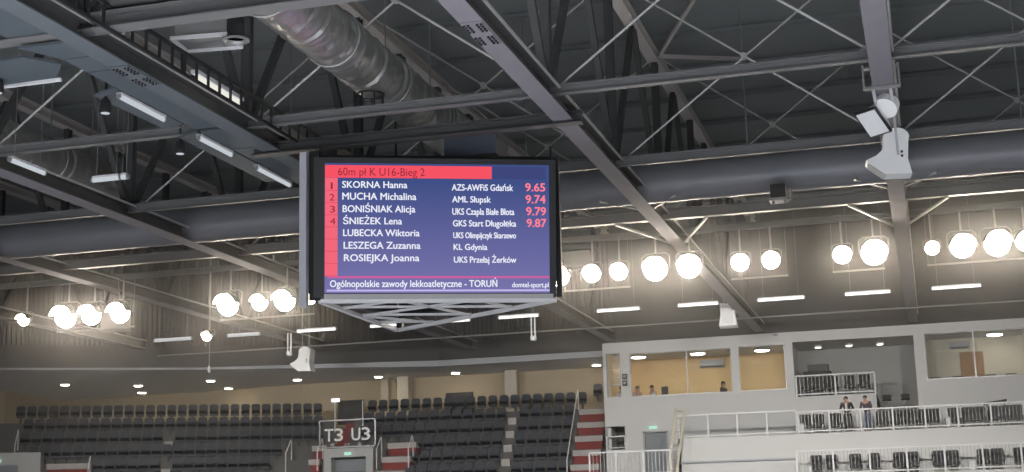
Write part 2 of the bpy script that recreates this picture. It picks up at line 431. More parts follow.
spiral_duct('ventilation_duct', -22.3, 19.0, 35.4, 11.95, .55, 'round silver duct at far left, seen above the farthest left chord')
t = thing('cross_duct', 'long grey round duct across the whole hall, behind the scoreboard', 'duct', (-14, 36.95, 10.2))
pts = []; rs = []; x = -36.0; i = 0
while x < 9.2:
    pts.append((x, 36.95, 10.72)); rs.append(.52 + (.015 if i % 10 == 0 else 0)); x += .15; i += 1
MB().path(pts, rs, 32).build('duct_pipe', M['greyduct'], t, True)
for x in (-32, -28, -23.5, -17, -10, -4, 2.8):
    MB().tube((x, 36.95, 11.24), (x, 36.95, ROOF), .02, 6).build('hanger_rod', M['grey'], t)
t = thing('dark_cross_duct', 'dark round duct on the near cross beam, top left of the picture', 'duct', (-10, 20.9, 10.6))
pts = [(-13.1 + .12 * i, 20.95, 11.17) for i in range(50)]
MB().path(pts, [.42 + (.02 if i % 8 == 0 else 0) for i in range(50)], 28).build('duct_pipe', M['darkduct'], t, True)

# grey baffle panels hung beside the truss left of the scoreboard
def baffle(name, poly, z, label):
    mb = MB().prism(poly, (0, 0, z), (1, 0, 0), (0, 1, 0), (0, 0, 1), 0, .05)
    return tag(mb.build(name, M['panel']), label, 'panel', 'flat grey panels beside the truss')
baffle('ceiling_panel', [(-14.75, 15), (-13.84, 15), (-13.84, 20.45), (-14.75, 20.45)], 10.3, 'flat grey ceiling panel cut by the top left corner')
baffle('ceiling_panel', [(-14.9, 21.0), (-13.84, 21.0), (-13.84, 21.75), (-14.5, 21.75)], 10.3, 'small grey ceiling panel right behind the wide cross beam')
baffle('ceiling_panel', [(-14.5, 21.8), (-13.84, 21.8), (-13.84, 22.55), (-14.5, 22.55)], 10.3, 'small grey ceiling panel next to the bolted splice')
baffle('ceiling_panel', [(-14.5, 22.6), (-13.84, 22.6), (-13.84, 26.7), (-14.5, 26.7)], 10.3, 'long grey ceiling panel with the first tube light on its edge')
baffle('ceiling_panel', [(-14.5, 26.95), (-13.84, 26.95), (-13.84, 28.4), (-14.5, 28.4)], 10.3, 'short grey ceiling panel beyond the thin cross beam, second tube light on edge')
baffle('ceiling_panel', [(-14.5, 28.45), (-13.84, 28.45), (-13.84, 34.5), (-14.5, 34.5)], 10.3, 'farthest long grey ceiling panel, ending behind the scoreboard')
edge_panel = baffle('ceiling_panel', [(-16.3, 21.45), (-15.0, 21.3), (-14.62, 21.9), (-15.1, 22.5), (-16.9, 22.6)], 10.25, 'wide grey reflector panel at the left edge with a white lower rim')
MB().box((-16.9, 22.60, 10.22), (-15.1, 22.66, 10.28)).build('rim', M['whitepaint'], edge_panel)
baffle('ceiling_panel', [(-15.25, 24.0), (-14.6, 23.7), (-14.6, 26.4), (-15.15, 26.5)], 10.34, 'grey reflector panel under the nearest tube light')
baffle('ceiling_panel', [(-15.2, 27.3), (-14.62, 27.0), (-14.62, 31.6), (-15.2, 31.6)], 10.34, 'long grey reflector panel behind the scoreboard\u2019s left post')

# tube lights
def tube_light(p, q, label, group, m='tube', r=.05, lead=None):
    p, q = Vector(p), Vector(q); t = thing('tube_light', label, 'tube light', (p + q) / 2, group)
    up = Vector((0, 0, 1))
    MB().bar(p + up * .06, q + up * .06, .13, .05).build('housing', M['whitepaint'], t)
    MB().tube(p, q, r, 10).build('light_tube', M[m], t, True)
    d = (q - p).normalized()
    if lead:
        for f in (.12, .88): w = p.lerp(q, f) + up * .08; MB().tube(w, Vector((w.x, w.y, lead)), .007, 5).build('wire', M['grey'], t)
    for e, s in ((p, -1), (q, 1)): MB().tube(e - d * .0, e + d * s * .04, r * 1.15, 10).build('end_cap', M['grey'], t)
    return t
for a, b, wh in ((23.8, 25.5, 'nearest'), (27.0, 28.5, 'second from the near end'), (29.8, 31.6, 'farthest, beside the scoreboard')):
    tube_light((-14.57, a, 10.2), (-14.57, b, 10.2), 'pale tube light on the edge of the grey panels, %s' % wh, 'tube lights on the grey panels', 'dimtube', .045)
tube_light((-19.3, 27.1, 10.2), (-19.3, 28.4, 10.2), 'slanting pale tube light at the left edge under the far left truss', 'tube lights at far left', 'dimtube', .05, ROOF)
tube_light((-18.62, 29.4, 10.2), (-17.92, 29.4, 10.2), 'level pale tube light left of the dark truss post, far left', 'tube lights at far left', 'dimtube', .06, ROOF)
tube_light((-17.86, 29.4, 10.2), (-17.72, 29.4, 10.2), 'tiny pale lamp end right of the dark truss post, far left', 'tube lights at far left', 'dimtube', .06, ROOF)
FAR = [(-31.0, -29.3, 'd'), (-27.6, -26.2, 'd'), (-24.5, -22.8, ''), (-21.3, -19.9, ''), (-18.2, -17.1, ''), (-15.9, -14.3, ''), (-11.95, -10.3, ''), (-8.8, -7.3, ''), (-5.8, -4.1, ''), (-2.6, -1.0, ''), (.47, 2.15, '')]
for i, (a, b, kk) in enumerate(FAR):
    tube_light((a, 54, 10.05), (b, 54, 10.05), 'white tube light in the far row above the stand, %s from the left' % ORD[i], 'far row of tube lights', 'dimtube' if kk else 'tube', .052, ROOF)
t = thing('tube_light', 'tube light behind the cable ladder on the grey panels\u2019 truss', 'tube light', (-13.12, 24.9, 10.5), 'tube lights at the near truss')
MB().box((-13.16, 24.2, 10.44), (-13.10, 26.0, 10.60)).build('light_tube', M['panelight'], t); MB().box((-13.2, 24.1, 10.60), (-13.06, 26.1, 10.68)).build('housing', M['whitepaint'], t)
for y in (24.3, 25.9): MB().box((-13.7, y, 10.60), (-13.1, y + .05, 10.64)).build('bracket', M['black'], t)

# cable ladder on the near truss
t = thing('cable_ladder', 'dark cable ladder with upright rungs along the grey panels\u2019 truss', 'cable ladder', (-12.98, 20, 10.3))
for z in (10.36, 10.78): MB().box((-13.0, 19.0, z - .03), (-12.95, 33.0, z + .03)).build('rail', M['black'], t)
for i in range(30): MB().box((-13.0, 19.2 + i * .47, 10.39), (-12.96, 19.25 + i * .47, 10.75)).build('rung', M['black'], t)

# ladder safety cage under the silver duct
t = thing('ladder_cage', 'small round black safety cage hanging by the silver foil duct', 'safety cage', (-11.4, 28.95, 10.75))
for z in (10.95, 11.38):
    MB().path([(-11.4 + .31 * math.cos(q), 28.95 + .31 * math.sin(q), z) for q in [2 * PI * j / 24 for j in range(25)]], .022, 6).build('hoop', M['black'], t, True)
for j in range(7):
    q = 2 * PI * j / 7; MB().bar((-11.4 + .31 * math.cos(q), 28.95 + .31 * math.sin(q), 10.93), (-11.4 + .31 * math.cos(q), 28.95 + .31 * math.sin(q), 11.4), .03, .03).build('upright', M['black'], t)

# struts fanning from the top chord's node to the purlins
for a, lb in (((-5.2, 37.0, ROOF - .2), 'nearer'), ((-4.6, 42.6, ROOF - .2), 'farther')):
    o = MB().bar((-6.75, 40.1, 15.3), a, .10, .10).build('strut', M['topchord']); tag(o, 'pale roof strut fanning from the pale top chord right of the scoreboard, the %s one' % lb, 'strut', 'struts at the top chord')

# projector and round downlight in the near truss
t = thing('projector', 'grey box projector with pale frame under the near dark duct', 'projector', (-12.9, 24.3, 11.0))
MB().frame((-13.0, 24.4, 11.32), unit((1, .12, 0)), unit((-.12, 1, 0)), (0, 0, 1), (-.55, -.35, 0), (.5, .35, .32)).build('body', M['grey'], t)
mb = MB()
for a, b in (((-.62, -.42, -.05), (.57, -.36, .02)), ((-.62, .36, -.05), (.57, .42, .02)), ((-.62, -.36, -.05), (-.56, .36, .02)), ((.51, -.36, -.05), (.57, .36, .02))):
    mb.frame((-13.0, 24.4, 11.32), unit((1, .12, 0)), unit((-.12, 1, 0)), (0, 0, 1), a, b)
mb.build('frame', M['whitepaint'], t)
for x in (-13.4, -12.7): MB().tube((x, 24.4, 11.6), (x, 24.4, ROOF), .02, 6).build('hanger', M['black'], t)
MB().lathe([(.12, 0), (.12, -.10), (.09, -.12)], 18, (-13.2, 24.06, 11.44), (0, -1, .2)).build('lens', M['black'], t, True)
t = thing('downlight', 'round black downlight with grey ring by the near truss post', 'downlight', (-12.2, 24.1, 11.1))
MB().tube((-12.25, 24.1, 11.7), (-12.25, 24.1, ROOF), .03, 6).build('rod', M['black'], t)
MB().lathe([(.12, .55), (.16, .5), (.17, .05), (.165, 0)], 24, (-12.25, 24.1, 11.2)).build('body', M['black'], t, True)
MB().lathe([(.17, 0), (.255, -.02), (.265, -.05), (.20, -.055), (.15, .02)], 28, (-12.25, 24.1, 11.2)).build('ring', M['grey'], t, True)
def pendant(x, y, z, top, label):
    t = thing('pendant_lamp', label, 'lamp', (x, y, z), 'small pendant spotlights')
    MB().tube((x, y, z + .25), (x, y, top), .03, 8).build('rod', M['black'], t)
    MB().lathe([(.05, .3), (.10, .24), (.12, .05), (.11, 0)], 18, (x, y, z)).build('shade', M['black'], t, True)
    MB().lathe([(.085, -.005), (.085, .01)], 16, (x, y, z)).build('bulb', M['dimtube'], t)
pendant(-16.15, 22.2, 9.98, 10.6, 'small black pendant spotlight at the left picture edge')
pendant(-15.05, 24.1, 10.0, ROOF, 'small black pendant spotlight beneath the left reflector panel')
pendant(-15.2, 27.35, 10.0, ROOF, 'small black pendant spotlight beside the second panel tube light')

# ------------------------------------------------------------------ floodlights in a row across the hall
def floodlight(x, y, z, r, label, m='flood', top=10.6):
    t = thing('floodlight', label, 'floodlight', (x, y, z), 'row of floodlights')
    ax = Vector((.10, -1, -.20)).normalized()
    MB().lathe([(r * .30, -.42), (r * .45, -.40), (r * .62, -.22), (r * .98, -.03), (r * 1.04, 0), (r * 1.04, .03), (r * .97, .03)], 26, (x, y, z), ax).build('housing', M['grey'], t, True)
    MB().lathe([(r * .96, .032), (r * .80, .050), (r * .4, .066), (.01, .07)], 26, (x, y, z), ax).build('lens', M[m], t, True)
    sx = ax.cross(Vector((0, 0, 1))).normalized(); uz = sx.cross(ax); c = Vector((x, y, z)); vs = []; m = 15
    for rr, dd in ((1.05, 0), (1.05, 1.15), (1.01, 1.15), (1.01, 0)):
        vs += [c + ax * (dd * r) + (sx * math.cos(q) + uz * math.sin(q)) * (r * rr) for q in [math.radians(8 + 164 * k / (m - 1)) for k in range(m)]]
    MB().add(vs, [(a * m + k, a * m + k + 1, ((a + 1) % 4) * m + k + 1, ((a + 1) % 4) * m + k) for a in range(4) for k in range(m - 1)]).build('added_visor', M['black'], t, True)  # half shell added to cut the lens's upward spill onto roof steel
    yb = y + .16
    pts = [(x - r * 1.12, yb - .05, z), (x - r * 1.12, yb, z + r * 1.05), (x - r * .8, yb, z + r * 1.3), (x + r * .8, yb, z + r * 1.3), (x + r * 1.12, yb, z + r * 1.05), (x + r * 1.12, yb - .05, z)]
    MB().path(pts, .022, 6).build('yoke', M['grey'], t)
    MB().tube((x, yb, z + r * 1.3), (x, yb, top), .03, 8).build('drop_rod', M['rod'], t)
    return t
FL = [(-29.77, .22, 's'), (-28.12, .40, ''), (-27.12, .36, ''), (-26.02, .36, ''), (-22.0, .38, ''), (-20.85, .28, ''), (-19.95, .36, ''), (-19.05, .20, 's'), (-10.69, .34, ''), (-9.64, .28, ''),
      (-8.79, .27, ''), (-7.66, .38, ''), (-6.62, .37, ''), (-5.08, .27, ''), (-4.16, .27, ''), (-2.08, .27, ''), (-1.17, .38, ''), (.47, .21, 's'), (1.31, .36, ''), (2.27, .38, ''), (3.05, .30, '')]
FLW = ['small one at the left picture edge', 'second from the left, biggest of the far left group', 'third from the left, next to a grey box', 'fourth from the left, right of the grey box',
       'biggest left of the scoreboard', 'middle one left of the scoreboard', 'bright one nearest left of the scoreboard', 'small one touching the scoreboard\u2019s lower left corner', 'right against the scoreboard\u2019s right edge',
       'second right of the scoreboard', 'third right of the scoreboard', 'big one left of the scoreboard-side truss', 'big one on the scoreboard-side truss line', 'fourth from the horn loudspeakers\u2019 truss, leftward',
       'third from the horn loudspeakers\u2019 truss, leftward', 'second left of the horn loudspeakers\u2019 truss', 'big one just left of the horn loudspeakers\u2019 truss', 'small one just right of the horn loudspeakers\u2019 truss',
       'second from the right picture edge among big ones', 'third from the right, next to the edge one' , 'cut by the right picture edge']
FLW[18] = 'middle big one right of the horn loudspeakers\u2019 truss'; FLW[19] = 'big one beside the right edge lamp'
for (x, r, kk), w in zip(FL, FLW):
    floodlight(x, 43.0, 9.40 if x < -15 else 9.54, r, 'lit floodlight in the hanging row, ' + w, 'floodsmall' if kk else 'flood')
floodlight(-22.75, 43.0, 8.4, .17, 'lone small lit floodlight hanging lower than the row, left of the scoreboard', 'floodsmall')
for a, b, w in ((-22.4, -19.0, 'left of the scoreboard'), (-10.9, -8.5, 'right of the scoreboard'), (-5.4, -3.7, 'between scoreboard and horn loudspeakers'), (-2.4, -.9, 'left of the horn loudspeakers\u2019 truss'), (.3, 3.4, 'at the right picture edge'), (-28.6, -25.6, 'at far left')):
    zr = 9.08 if a > -15 else 8.93
    o = MB().bar((a, 43.22, zr), (b, 43.22, zr), .05, .05).build('lamp_rail', M['rod'])
    for e in (a + .03, b - .03): MB().tube((e, 43.22, zr), (e, 43.22, 10.58), .012, 6).build('hanger', M['grey'], o)
    tag(o, 'thin pale rail under the floodlights %s' % w, 'rail', 'rails under the floodlights')
o = MB().box((-26.95, 43.3, 8.85), (-26.1, 43.8, 9.75)).build('equipment_box', M['framegrey']); tag(o, 'pale grey equipment box between the far left floodlights', 'box')
for x in (-26.8, -26.25): MB().tube((x, 43.31, 9.7), (x, 43.2, 10.6), .015, 6).build('hanger', M['grey'], o)
o = MB().box((-10.75, 43.4, 10.42), (-9.72, 44.2, 11.0)).build('equipment_box', M['panel']); tag(o, 'square grey equipment box above the floodlights right of the scoreboard', 'box')
o = MB().box((-10.75, 43.4, 9.85), (-9.8, 44.0, 10.36)).build('equipment_box', M['grey']); tag(o, 'lower grey equipment box right of the scoreboard, under the square one', 'box')
# dark fixture below the cross duct
t = thing('projector', 'small dark box fixture hung below the big cross duct', 'projector', (-3.2, 36.2, 9.75))
MB().box((-3.4, 36.0, 9.86), (-3.02, 36.4, 10.2)).build('body', M['black'], t); MB().box((-3.44, 35.96, 9.78), (-2.98, 36.44, 9.83)).build('tray', M['grey'], t)
for x in (-3.35, -3.05): MB().lathe([(.04, 0), (.04, -.07)], 8, (x, 36.1, 9.78)).build('foot', M['grey'], t)
MB().tube((-2.95, 36.4, 9.83), (-2.95, 36.75, 10.26), .02, 6).build('bracket', M['rod'], t); MB().tube((-3.45, 36.4, 9.83), (-3.45, 36.75, 10.26), .02, 6).build('bracket', M['rod'], t)

# ------------------------------------------------------------------ loudspeakers
def horn(name, label, o, ex, ey, ez, s, w, hang=None):
    """white horn loudspeaker: ex along the mouth side, ey up, ez sideways; mouth at the bottom left"""
    o, ex, ey, ez = map(Vector, (o, ex, ey, ez))
    t = thing(name, label, 'loudspeaker', o, 'white horn loudspeakers')
    back = [(.10 + .30 * math.cos(q), .42 + .22 * math.sin(q)) for q in [math.radians(a) for a in (-25, 0, 25, 50, 75, 100, 125, 150, 175, 200)]]
    poly = [(.40, -.48)] + [(.33, -.12)] + back + [(-.24, .12), (-.38, .0), (-.62, -.10), (-.58, -.16), (-.2, -.46)]
    poly = [(a * s, b * s) for a, b in poly]
    MB().prism(poly, o, ex, ey, ez, -w / 2, w / 2).build('horn_body', M['speaker'], t)
    # grille over the mouth
    a = Vector((-.58 * s, -.16 * s)); b = Vector((-.2 * s, -.46 * s)); nrm = Vector((b.y - a.y, -(b.x - a.x))).normalized()
    q = [a + nrm * .0, b, b + nrm * .02, a + nrm * .02]
    MB().prism([(v.x, v.y) for v in q], o, ex, ey, ez, -w * .45, w * .45).build('grille', M['framegrey'], t)
    mb = MB()
    for yy in (.05, -.05): mb.lathe([(.03 * s, 0), (.03 * s, .03)], 8, o + ex * (.2 * s) + ey * (yy * s) - ez * (w / 2), -ez)
    mb.build('socket', M['black'], t)
    if hang:
        for sx in (-.12, .2): MB().tube(o + ex * (sx * s) + ey * (.4 * s), Vector((o.x + sx * s, o.y, hang)), .02, 6).build('hanger', M['grey'], t)
    return t
horn('horn_loudspeaker', 'white horn loudspeaker under the right truss, mouth turned left', (-.32, 31.5, 9.50), unit((1, .1, 0)), (0, 0, 1), unit((-.1, 1, 0)), .92, .5, ZB)
horn('horn_loudspeaker', 'small white horn loudspeaker above the stand, below the scoreboard\u2019s left post', (-25.5, 57, 9.2), (1, 0, 0), (0, 0, 1), (0, 1, 0), .95, .5, ROOF)
# first loudspeaker: square grille panel turned to the hall, bell behind
t = thing('horn_loudspeaker', 'white loudspeaker with square framed grille bracketed under the right truss', 'loudspeaker', (-.4, 29.2, 9.5), 'white horn loudspeakers')

F1 = unit((.424, -.25, .031)); F2 = unit((.277, .383, -.423)); FN = unit((-.30, -.60, -.74))
PC = Vector((-.62, 29.0, 9.62))
MB().frame(PC, F1, F2, FN, (-.25, -.32, -.06), (.25, .32, 0)).build('grille_frame', M['black'], t)
MB().frame(PC, F1, F2, FN, (-.215, -.285, .0), (.215, .285, .012)).build('grille', M['whitepaint'], t)
mb = MB(); rings = []
for sx, sy, dd in ((.24, .31, -.05), (.20, .24, -.18), (.15, .17, -.32), (.14, .15, -.48)):
    rings.append([PC + FN * dd + F1 * (sx * a) + F2 * (sy * b - .05 * dd) for a, b in ((-1, -1), (1, -1), (1, 1), (-1, 1))])
mb.v = [v for r in rings for v in r]
for i in range(3):
    for j in range(4): mb.f.append((i * 4 + j, i * 4 + (j + 1) % 4, i * 4 + 4 + (j + 1) % 4, i * 4 + 4 + j))
mb.f += [(0, 1, 2, 3), (12, 13, 14, 15)]
mb.build('horn_body', M['speaker'], t)
MB().prism([(.24 * math.cos(2 * PI * j / 18), .24 * math.sin(2 * PI * j / 18)) for j in range(18)], PC - FN * .30 + F1 * .30 - F2 * .12, F1, F2, FN, -.10, .10).build('horn_back', M['speaker'], t)
mb = MB().box((-.74, 28.35, ZB - .06), (-.02, 28.47, ZB - .01)).box((-.74, 28.6, ZB + .42), (-.02, 28.7, ZB + .47)); mb.box((-.74, 28.38, ZB - .05), (-.70, 28.44, ZB + .45)).box((-.06, 28.38, ZB - .05), (-.02, 28.44, ZB + .45))
mb.build('bracket', M['grey'], t)
for x in (-.55, -.22): MB().bar((x, 28.5, ZB - .03), (x + .05, 29.2, 9.8), .06, .03).build('hanger', M['fascia'], t)
MB().bar((-.20, 29.3, 9.9), (-.18, 29.9, 9.15), .05, .05).build('hanger', M['grey'], t)
# square loudspeaker further along, over the white block
t = thing('horn_loudspeaker', 'white square-fronted loudspeaker hanging at the far truss end above the white block', 'loudspeaker', (-7.35, 57, 9.6), 'white horn loudspeakers')
MB().prism([(-.36, -.46), (.36, -.46), (.27, .05), (.34, .42), (-.30, .46), (-.28, 0)], (-7.35, 57, 10.05), (1, 0, .0), (0, .12, 1), (0, 1, -.12), 0, .45).build('horn_body', M['speaker'], t)
MB().frame((-7.35, 57, 10.05), (1, 0, 0), (0, 1, -.12), (0, .12, 1), (-.22, -.03, -.38), (.22, 0, .30)).build('grille', M['whitepaint'], t)
for x in (-7.5, -7.2): MB().tube((x, 57.2, 10.4), (x, 57.2, 10.9), .025, 6).build('hanger', M['grey'], t)
# hanging tubes over the stand
for x, w in ((-24.85, 'left, next to the small horn loudspeaker'), (-14.53, 'right, below the scoreboard\u2019s right corner')):
    t = thing('hanging_sensor', 'pale twin hanging rod with lamp end, %s' % w, 'hanging lamp', (x, 54, 9.1), 'hanging rods over the stand')
    for dx in (-.07, .07): MB().tube((x + dx, 54, 9.2), (x + dx, 54, 10.0), .03, 8).build('rod', M['whitepaint'], t)
    MB().tube((x, 54, 10.0), (x, 54, ROOF), .008, 5).build('wire', M['grey'], t)
    MB().lathe([(.06, .16), (.12, .12), (.12, 0), (.08, -.03)], 14, (x, 54, 9.1)).build('lamp_end', M['whitepaint'], t, True)
o = MB().tube((-30.3, 57.5, ROOF), (-30.3, 57.5, 9.3), .02, 6).build('rope', M['grey']); tag(o, 'thin vertical rope with a small weight left of the scoreboard', 'rope')
MB().lathe([(.02, .35), (.06, .25), (.07, .05), (.02, 0)], 10, (-30.3, 57.5, 9.0)).build('weight', M['whitepaint'], o, True)

# ------------------------------------------------------------------ scoreboard
AZ, TL = math.radians(24), math.radians(8)
U = Vector((math.cos(AZ), math.sin(AZ), 0)); NF = Vector((math.sin(AZ) * math.cos(TL), -math.cos(AZ) * math.cos(TL), -math.sin(TL))); WV = NF.cross(U)
BC = Vector((-9.91, 29.0, 8.24))
sb = thing('scoreboard', 'large blue lit scoreboard with race results, hanging under the roof', 'scoreboard', (-10.5, 30.5, 6.7))
def B(u, w, d=0): return BC + U * u + WV * w + NF * d
def plate(u0, u1, w0, w1, d0, d1): return MB().frame(BC, U, NF, WV, (u0, d0, w0), (u1, d1, w1))
cab = plate(-2.62, 2.62, -1.50, 1.50, -.30, -.025).build('cabinet', M['board'], sb)
mb = MB()
for a in ((-2.62, -2.39, -1.5, 1.5), (2.48, 2.62, -1.5, 1.5), (-2.39, 2.48, 1.385, 1.5), (-2.39, 2.48, -1.44, -1.41)):
    mb.frame(BC, U, NF, WV, (a[0], -.02, a[2]), (a[1], .05, a[3]))
mb.build('screen_frame', M['board'], sb)
def screen_mat():
    m = bpy.data.materials.new('screen_blue'); m.use_nodes = True; nt = m.node_tree
    for n in list(nt.nodes): nt.nodes.remove(n)
    tc = nt.nodes.new('ShaderNodeTexCoord'); sp = nt.nodes.new('ShaderNodeSeparateXYZ'); cr = nt.nodes.new('ShaderNodeValToRGB'); mr = nt.nodes.new('ShaderNodeMapRange')
    e = nt.nodes.new('ShaderNodeEmission'); o = nt.nodes.new('ShaderNodeOutputMaterial')
    mr.inputs['From Min'].default_value = -1.4; mr.inputs['From Max'].default_value = 1.4
    cr.color_ramp.elements[0].color = (*srgb(120, 116, 172), 1); cr.color_ramp.elements[0].position = .0
    cr.color_ramp.elements[1].color = (*srgb(64, 80, 134), 1); cr.color_ramp.elements[1].position = .85
    nt.links.new(tc.outputs['Object'], sp.inputs[0]); nt.links.new(sp.outputs['Z'], mr.inputs['Value']); nt.links.new(mr.outputs[0], cr.inputs[0]); nt.links.new(cr.outputs[0], e.inputs[0]); nt.links.new(e.outputs[0], o.inputs[0])
    return m
SCR = MB().box((-2.39, .0, -1.41), (2.48, .02, 1.385))
so = bpy.data.objects.new('screen', SCR.mesh('screen', screen_mat())); COL.objects.link(so); so.parent = sb
so.matrix_local = world_of(sb).inverted() @ Matrix(((U.x, -NF.x, WV.x, BC.x), (U.y, -NF.y, WV.y, BC.y), (U.z, -NF.z, WV.z, BC.z), (0, 0, 0, 1)))
so['label'] = 'lit blue results screen'
S_RED = emis('screen_red', srgb(246, 84, 100), 1); S_PINK = emis('screen_pink', srgb(244, 104, 124), 1); S_DK = emis('screen_dark_blue', srgb(62, 70, 122), 1)
S_TXT = emis('screen_white', srgb(236, 238, 250), 1); S_HEAD = emis('screen_header_ink', srgb(150, 42, 62), 1); S_TIME = emis('screen_time_pink', srgb(255, 130, 150), 1); S_LINE = emis('screen_line', srgb(206, 96, 158), 1); S_LAV = emis('screen_lavender', srgb(196, 188, 236), 1); S_SEP = emis('screen_red_line', srgb(214, 70, 92), 1)
def flat(name, u0, u1, w0, w1, m, d=.003): return plate(u0, u1, w0, w1, .001, d).build(name, m, so)
flat('header_bar', -2.385, 1.216, 1.07, 1.342, S_RED)
flat('rank_column', -2.385, -2.115, -1.05, 1.065, S_PINK)
flat('header_block', 1.24, 2.40, 1.07, 1.34, S_DK)
flat('red_line', -2.33, 2.475, -1.09, -1.045, S_LINE)
flat('base_line', -2.34, 2.475, -1.372, -1.335, S_LAV)
for i in range(8): flat('rank_line', -2.385, -2.115, .79 - .262 * i, .80 - .262 * i, S_SEP, .005)
TEXTS = [
    ('60m pł K U16-Bieg 2', -2.108, -0.245, 1.120, 0.166, 'h'),
    ('1', -2.262, -2.222, 0.824, 0.140, 'n'),
    ('2', -2.288, -2.182, 0.576, 0.140, 'n'),
    ('3', -2.277, -2.170, 0.318, 0.140, 'n'),
    ('4', -2.276, -2.159, 0.061, 0.140, 'n'),
    ('SKORNA Hanna', -2.022, -0.628, 0.853, 0.140, 'w'),
    ('MUCHA Michalina', -2.018, -0.434, 0.598, 0.146, 'w'),
    ('BONIŚNIAK Alicja', -2.011, -0.456, 0.328, 0.144, 'w'),
    ('ŚNIEŻEK Lena', -2.000, -0.743, 0.069, 0.142, 'w'),
    ('LUBECKA Wiktoria', -1.999, -0.364, -0.187, 0.142, 'w'),
    ('LESZEGA Zuzanna', -1.988, -0.345, -0.458, 0.146, 'w'),
    ('ROSIEJKA Joanna', -1.981, -0.371, -0.724, 0.144, 'w'),
    ('AZS-AWFiS Gdańsk', 0.341, 1.677, 0.811, 0.135, 'm'),
    ('AML Słupsk', 0.347, 1.185, 0.554, 0.131, 'm'),
    ('UKS Czapla Białe Błota', 0.350, 1.702, 0.285, 0.137, 'm'),
    ('GKS Start Długołęka', 0.362, 1.741, 0.032, 0.132, 'm'),
    ('UKS Olimpijczyk Skarzewo', 0.370, 1.735, -0.224, 0.124, 'm'),
    ('KL Gdynia', 0.376, 1.106, -0.479, 0.126, 'm'),
    ('UKS Przełaj Żerków', 0.382, 1.740, -0.755, 0.128, 'm'),
    ('9.65', 1.950, 2.382, 0.807, 0.171, 'p'),
    ('9.74', 1.957, 2.389, 0.543, 0.175, 'p'),
    ('9.79', 1.967, 2.396, 0.280, 0.175, 'p'),
    ('9.87', 1.976, 2.403, 0.024, 0.173, 'p'),
    ('Ogólnopolskie zawody lekkoatletyczne - TORUŃ', -2.277, 1.321, -1.279, 0.143, 'b'),
    ('domtel-sport.pl', 1.649, 2.453, -1.287, 0.104, 's'),
]

def text_mesh(name, body, o, ex, ey, en, x0, x1, yb, cap, m, bold=0., parent=None, depth=.006):
    """lettering fitted between x0 and x1, on baseline yb, with capitals cap high"""
    cu = bpy.data.curves.new('t', 'FONT'); cu.body = body; cu.size = 1; cu.resolution_u = 3
    ob = bpy.data.objects.new('t', cu); COL.objects.link(ob)
    me = bpy.data.meshes.new_from_object(ob.evaluated_get(bpy.context.evaluated_depsgraph_get()))
    bpy.data.objects.remove(ob)
    cu2 = bpy.data.curves.new('t', 'FONT'); cu2.body = 'H'
    ob = bpy.data.objects.new('t', cu2); COL.objects.link(ob); dg = bpy.context.evaluated_depsgraph_get(); dg.update()
    mh = bpy.data.meshes.new_from_object(ob.evaluated_get(dg)); hc = max(v.co.y for v in mh.vertices); bpy.data.objects.remove(ob); bpy.data.meshes.remove(mh)
    xa = min(v.co.x for v in me.vertices); xb = max(v.co.x for v in me.vertices)
    mb = MB(); sx = (x1 - x0) / (xb - xa); sy = cap / hc
    mb.v = [o + ex * (x0 + (v.co.x - xa) * sx) + ey * (yb + v.co.y * sy) + en * depth for v in me.vertices]
    mb.f = [tuple(p.vertices) for p in me.polygons]
    if bold:                          # a second stroke width beside the first makes the face bold
        n0 = len(mb.v); base = list(mb.v); faces = list(mb.f)
        for q, (dx, dz) in enumerate(((bold, 0), (bold * .5, bold * .6))):
            n1 = len(mb.v); mb.v += [v + ex * dx + ey * dz + en * (.0004 * (q + 1)) for v in base]; mb.f += [tuple(i + n1 for i in f) for f in faces]
    bpy.data.meshes.remove(me)
    return mb.build(name, m, parent)
TM = dict(h=(S_HEAD, .0), n=(S_HEAD, .0), w=(S_TXT, .009), m=(S_TXT, .009), p=(S_TIME, .014), b=(S_TXT, .008), s=(S_TXT, .006))
for body, u0, u1, w0, cap, kk in TEXTS:
    text_mesh('lettering', body, BC, U, WV, NF, u0, u1, w0, cap, TM[kk][0], TM[kk][1], so)
flat('red_line', 1.95, 2.40, -1.305, -1.300, S_LAV)
# casing of the other two faces, corner posts and the triangular bottom frame
PL, PR, PA = Vector((-12.28, 28.25, 0)), Vector((-7.62, 30.25, 0)), Vector((-12.35, 33.1, 0))
zlo, zhi = 6.68, 9.78
for nm, a, b in (('side_cabinet', PL, PA), ('side_cabinet', PA, PR)):
    d = (b - a).normalized()
    MB().bar(a + d * .25 + Vector((0, 0, 8.3)), b - d * .25 + Vector((0, 0, 8.3)), .25, 2.7).build(nm, M['board'], sb)
MB().bar((-12.60, 28.10, 6.55), (-12.60, 28.10, 9.95), .16, .16, (0, 1, 0)).build('corner_post', M['fascia'], sb)
MB().bar((-12.40, 28.22, 6.70), (-12.40, 28.22, 10.0), .22, .12, (0, 1, 0)).build('corner_post', M['board'], sb)
MB().bar((-7.52, 30.30, 6.75), (-7.52, 30.30, 9.9), .12, .12, (0, 1, 0)).build('corner_post', M['board'], sb)
MB().bar((-12.3, 33.15, 6.7), (-12.3, 33.15, 9.9), .14, .14, (0, 1, 0)).build('corner_post', M['board'], sb)
mb = MB()
def zz(p, z): return Vector((p.x, p.y, z))
for a, b in ((PL, PR), (PL, PA), (PA, PR)): mb.bar(zz(a, zlo), zz(b, zlo), .10, .08)
mb.build('bottom_frame', M['whitepaint'], sb)
plate(-2.40, 2.55, -1.53, -1.43, -.05, .055).build('bottom_trim', M['framegrey'], sb)
mb = MB()
for f in (.25, .5, .75):
    a, b = PL.lerp(PA, f), PR.lerp(PA, f); mb.bar(zz(a, zlo + .05), zz(b, zlo + .05), .06, .05)
